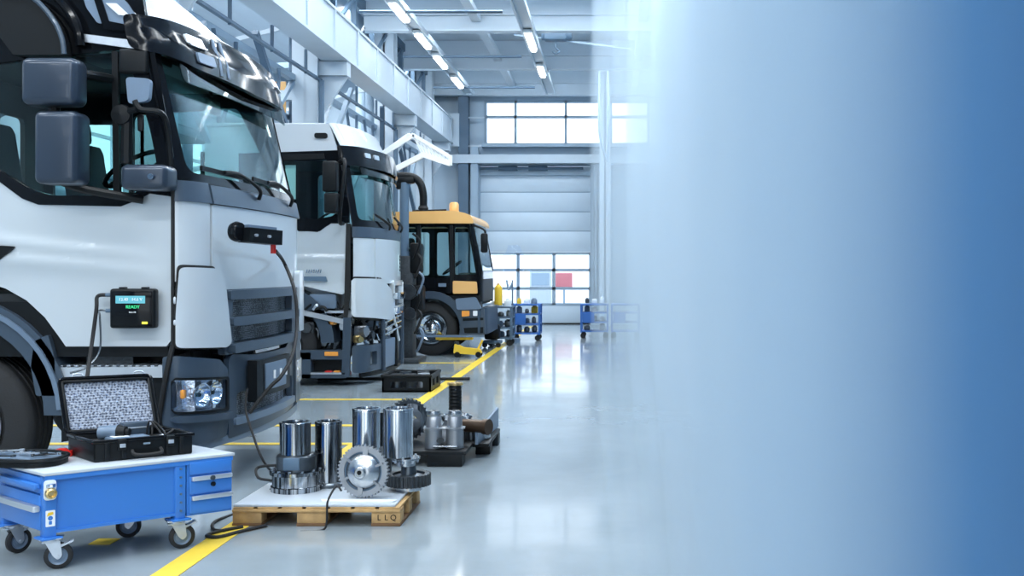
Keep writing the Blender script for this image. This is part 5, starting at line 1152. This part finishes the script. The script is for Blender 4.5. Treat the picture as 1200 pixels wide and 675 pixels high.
for k, (x, y) in enumerate(((-.16, -.15), (.02, -.17), (.17, -.1), (-.1, .1), (.12, .14))): topobj('engine_part', ORD[k]+' round engine part from the left front in the low black crate', 'engine part', MB().ring((ct.location.x+x, ct.location.y+y, .021), (0, 0, 1), .03, .075, .19, 20), ['steeld', 'iron', 'zinc'][k % 3], 'round parts in the low black crate')
topobj('support_rod', 'thin black rod lying along the floor by the black crate', 'rod', MB().cyl((-4.0, 13.9, .03), (-1.94, 13.9, .03), .022, n=10), 'black')

# ------------------------------------------------------------------ exhaust extraction stand between the middle and far trucks
ex = thing('extraction_stand', 'tall black exhaust extraction stand with bent hose behind the middle truck', 'exhaust extractor', (P(474, 0, 16.8).x, 16.8, 0))
def el(px, py, Y=16.8): return P(px, py, Y)-ex.location
MB().tube([el(432, 206), el(465, 206), el(482, 207), el(492, 214), el(496, 228), el(496, 246)], .062, 12).build('suction_hose', 'black', ex)
MB().lathe([(.07, 0), (.085, .04), (.07, .08)], el(496, 247), (0, 0, 1), 20, False).build('hose_nozzle', 'rubber', ex)
MB().cyl(el(473.5, 310), el(474, 214), .075).cyl(el(474, 300), el(474, 295), .11).build('post', 'steeldk', ex)
MB().box(tuple(el(476, 211)), (.28, .14, .12), .03).box(tuple(el(469, 217)), (.12, .12, .14), .02).build('arm_joint', 'black', ex)
MB().bx(-.06, .16, -.12, .2, .0, el(0, 300).z, .02).build('column', 'iron', ex)
MB().box((.2, 0, 1.7), (.18, .3, .5), .04).box((.22, 0, 1.05), (.2, .32, .42), .04).build('control_box', 'black', ex)
MB().box((.0, 0, .04), (.6, .7, .08), .02).build('base_plate', 'iron', ex)
for k in range(6): a_ = Vector((.16+.03*(k % 3), -.12, 2.1-.3*k)); MB().tube([a_, a_+Vector((.12, -.05, -.12)), a_+Vector((.05, -.05, -.35)), a_+Vector((.0, 0, -.42))], .02).build('supply_hose', ['black', 'rubber', 'greyl'][k % 3], ex)
MB().cyl((.1, -.14, 1.15), (.1, -.2, 1.15), .13).cyl((.12, -.14, .8), (.12, -.2, .8), .1).build('hose_reel', 'steeld', ex)

# ------------------------------------------------------------------ white lattice platform on the bay column
lt = thing('lattice_boom', 'white folded lattice work platform jutting from the far bay columns', 'lattice platform', tuple(P(486, 190, 20)))
def ll(px, py, Y): return P(px, py, Y)-lt.location
for Y in (19.6, 20.5):
    d = (Y-19.6)*6
    MB().bar(ll(440, 186, Y), ll(485-d, 158, Y), .07, .08).build('upper_rail', 'white', lt); MB().bar(ll(484-d, 158, Y), ll(528, 184, Y), .07).build('upper_rail', 'white', lt)
    MB().bar(ll(452, 204, Y), ll(497, 181, Y), .08, .10).build('lower_rail', 'white', lt); MB().bar(ll(495, 181, Y), ll(528, 192, Y), .10).build('lower_rail', 'white', lt)
    MB().bar(ll(528, 182, Y), ll(528, 194, Y), .06).build('end_post', 'white', lt)
for k in range(10):
    f = k/9; a_ = ll(484+44*f, 158+26*f, 19.6); b_ = ll(495+33*f, 181+11*f, 19.6); MB().bar(a_, b_, .025).build('lattice_bar', 'white', lt)
    f2 = min(1, f+.11); MB().bar(a_, ll(495+33*f2, 181+11*f2, 19.6), .02).build('lattice_bar', 'white', lt)
for k in range(7): f = k/6; MB().bar(ll(440+45*f, 186-28*f, 19.6), ll(440+45*f, 186-28*f, 20.5), .04).bar(ll(452+45*f, 204-23*f, 19.6), ll(452+45*f, 204-23*f, 20.5), .04).build('cross_tie', 'white', lt)
MB().bar(ll(442, 186, 20), (P(422, 188, 20)-lt.location), .12).bar(ll(454, 203, 20), P(422, 205, 20)-lt.location, .12).bar((P(426, 196, 20)-lt.location), Vector((-4.86, 22.6, 3.6))-lt.location, .12).bar((P(424, 196, 20)-lt.location), Vector((-4.86, 17.2, 3.5))-lt.location, .12).build('mount_bracket', 'steelw', lt)

# ------------------------------------------------------------------ carts at the far end
def cart(name, label, px0, px1, top, Y, col, group=None, faded=False):
    x0, x1 = P(px0, 0, Y).x, P(px1, 0, Y).x; h = P(0, top, Y).z; w2 = (x1-x0)/2
    c = thing(name, label, 'tool cart', ((x0+x1)/2, Y+.3, 0), group=group)
    for sx in (-1, 1):
        for sy in (-1, 1): MB().bx(sx*w2-.02*(1+sx), sx*w2+.02*(1-sx), sy*.3-.02, sy*.3+.02, .13, h).build('post', col, c)
    for z in (.14, .34, .55, h-.02): MB().bx(-w2, w2, -.3, .3, z, z+.03, .004).build('shelf', col, c)
    MB().bx(-w2+.05, 0, -.31, -.28, .36, .56).build('side_panel', col, c)
    for sx in (-1, 1):
        for sy in (-1, 1): MB().cyl((sx*(w2-.06), sy*.24-.02, .06), (sx*(w2-.06), sy*.24+.02, .06), .06).build('castor', 'rubber', c)
    return c
cA = cart('parts_cart', 'bright blue shelf cart loaded with parts near the sectional door', 599, 633, 357, 21.8, 'bluec')
cB = cart('parts_cart', 'dark blue shelf cart with yellow bottle beside the far truck', 571, 600, 360, 20.3, 'steeldk')
cC = cart('parts_cart', 'pale shelf cart half lost in the haze, right of the sectional door foot', 680, 713, 357, 22.6, 'bluec')
cD = cart('parts_cart', 'faintest shelf cart deepest in the haze beyond its pale twin', 716, 750, 357, 22.6, 'bluec')
random.seed(11)
SH = ('bottom shelf', 'second shelf', 'third shelf', 'top'); CO3 = ('left end', 'middle', 'right end')
def load(c, w2, top, cart_, grp, skip=()):
    for k in range(12):
        if k in skip: continue
        lv = [.17, .37, .58, top+.01][k % 4]; col_ = k//4; x = c.location.x+(-.6+.6*col_)*w2; y = c.location.y-.12+random.random()*.2; s_ = random.uniform(.08, .14); hh = random.uniform(.08, .15)
        mm, word = [('greyl', 'grey'), ('cast', 'silvery'), ('bluec', 'blue'), ('steeld', 'dark steel'), ('white', 'white'), ('yellow', 'yellow'), ('iron', 'black')][random.randrange(7)]
        mb = MB().box((x, y, lv+hh/2), (s_, s_, hh), .02).cyl((x, y, lv+hh*.9), (x, y, lv+hh*1.15), s_*.3, n=12)
        topobj('machine_part', '%s machine part on the %s of the %s, %s' % (word, SH[k % 4], cart_, CO3[col_]), 'machine part', mb, mm, grp)
load(cA, .27, .76, 'bright blue cart', 'parts on the bright blue cart')
load(cB, .24, .75, 'dark blue cart', 'parts on the dark blue cart', (7,))
load(cC, .28, .76, 'pale hazy cart', 'parts on the pale cart in haze', (1, 4, 10))
yb = thing('oil_bottle', 'tall yellow bottle standing on the dark blue cart', 'bottle', (P(584, 0, 20.45).x, 20.45, P(0, 357, 20.45).z+.05))
yb.location.z = .805
MB().lathe([(.001, 0), (.075, 0), (.08, .02), (.08, .34), (.05, .40), (.03, .41), (.001, .41)], n=24).build('bottle_body', 'yellow', yb); MB().cyl((0, 0, .40), (0, 0, .44), .03).build('cap', 'orange', yb)
# yellow jack by the far truck, jack stand
jk = thing('trolley_jack', 'yellow trolley jack on the floor in front of the far truck', 'jack', (P(548, 0, 17.7).x, 17.75, 0)); jk.scale = (.7, .7, .7)
MB().prism(rnd([(-.35, .1), (.2, .06), (.35, .1), (.3, .2), (-.1, .24), (-.32, .34)], .03), (0, -.1, 0), (1, 0, 0), (0, 0, 1), (0, .2, 0)).build('frame', 'yellow', jk)
for x in (-.25, .27):
    for y in (-.15, .13): MB().cyl((x, y, .07), (x, y+.04, .07), .07).build('wheel', 'black', jk)
MB().bar((.25, 0, .2), (.36, 0, .42), .05).build('handle', 'yellow', jk); MB().cyl((-.28, 0, .3), (-.28, 0, .38), .06).build('saddle', 'steeld', jk)
js = thing('pump_unit', 'yellow and black pump unit standing before the dark blue cart', 'pump unit', (P(577, 0, 20.05).x, 20.06, 0))
MB().box((0, 0, .3), (.3, .3, .3), .05).build('tank', 'black', js); MB().cyl((-.02, -.05, .42), (-.02, -.05, .72), .07).box((.03, -.1, .55), (.16, .1, .1), .02).build('pump', 'yellow', js); MB().box((0, 0, .1), (.36, .34, .06), .01).build('base', 'steeldk', js)
for x in (-.13, .13): MB().cyl((x, -.17, .05), (x, -.13, .05), .05).build('wheel', 'rubber', js)
# clear round plastic fan guard behind the far truck
fg = thing('plastic_bag', 'clear crumpled plastic bag hanging in front of the door glazing', 'plastic bag', (P(600, 0, 21).x, 21.3, 0))
gl_ = mat('clear_film', (.75, .82, .9), .15, trans=.9)
mb = MB(); bm = bmesh.new(); bmesh.ops.create_icosphere(bm, subdivisions=3, radius=1)
for v in bm.verts: v.co *= 1+.09*math.sin(v.co.x*7+v.co.z*5)*math.cos(v.co.y*6); v.co = Vector((v.co.x*.22, v.co.y*.12, v.co.z*.42*(1.0 if v.co.z > 0 else 1.25)))+Vector((0, 0, 1.62))
mb.frombm(bm, True).build('bag_film', 'pane', fg)
MB().bar((-.02, 0, 0.08), (-.02, 0, 1.3), .03).build('pole', 'greyl', fg); MB().cyl((-.02, 0, 0), (-.02, 0, .09), .16).build('foot', 'greyl', fg); MB().tube([(-.02, 0, 1.25), (-.1, 0, 1.1), (-.14, 0, 1.3)], .02).build('hook', 'steelb', fg)
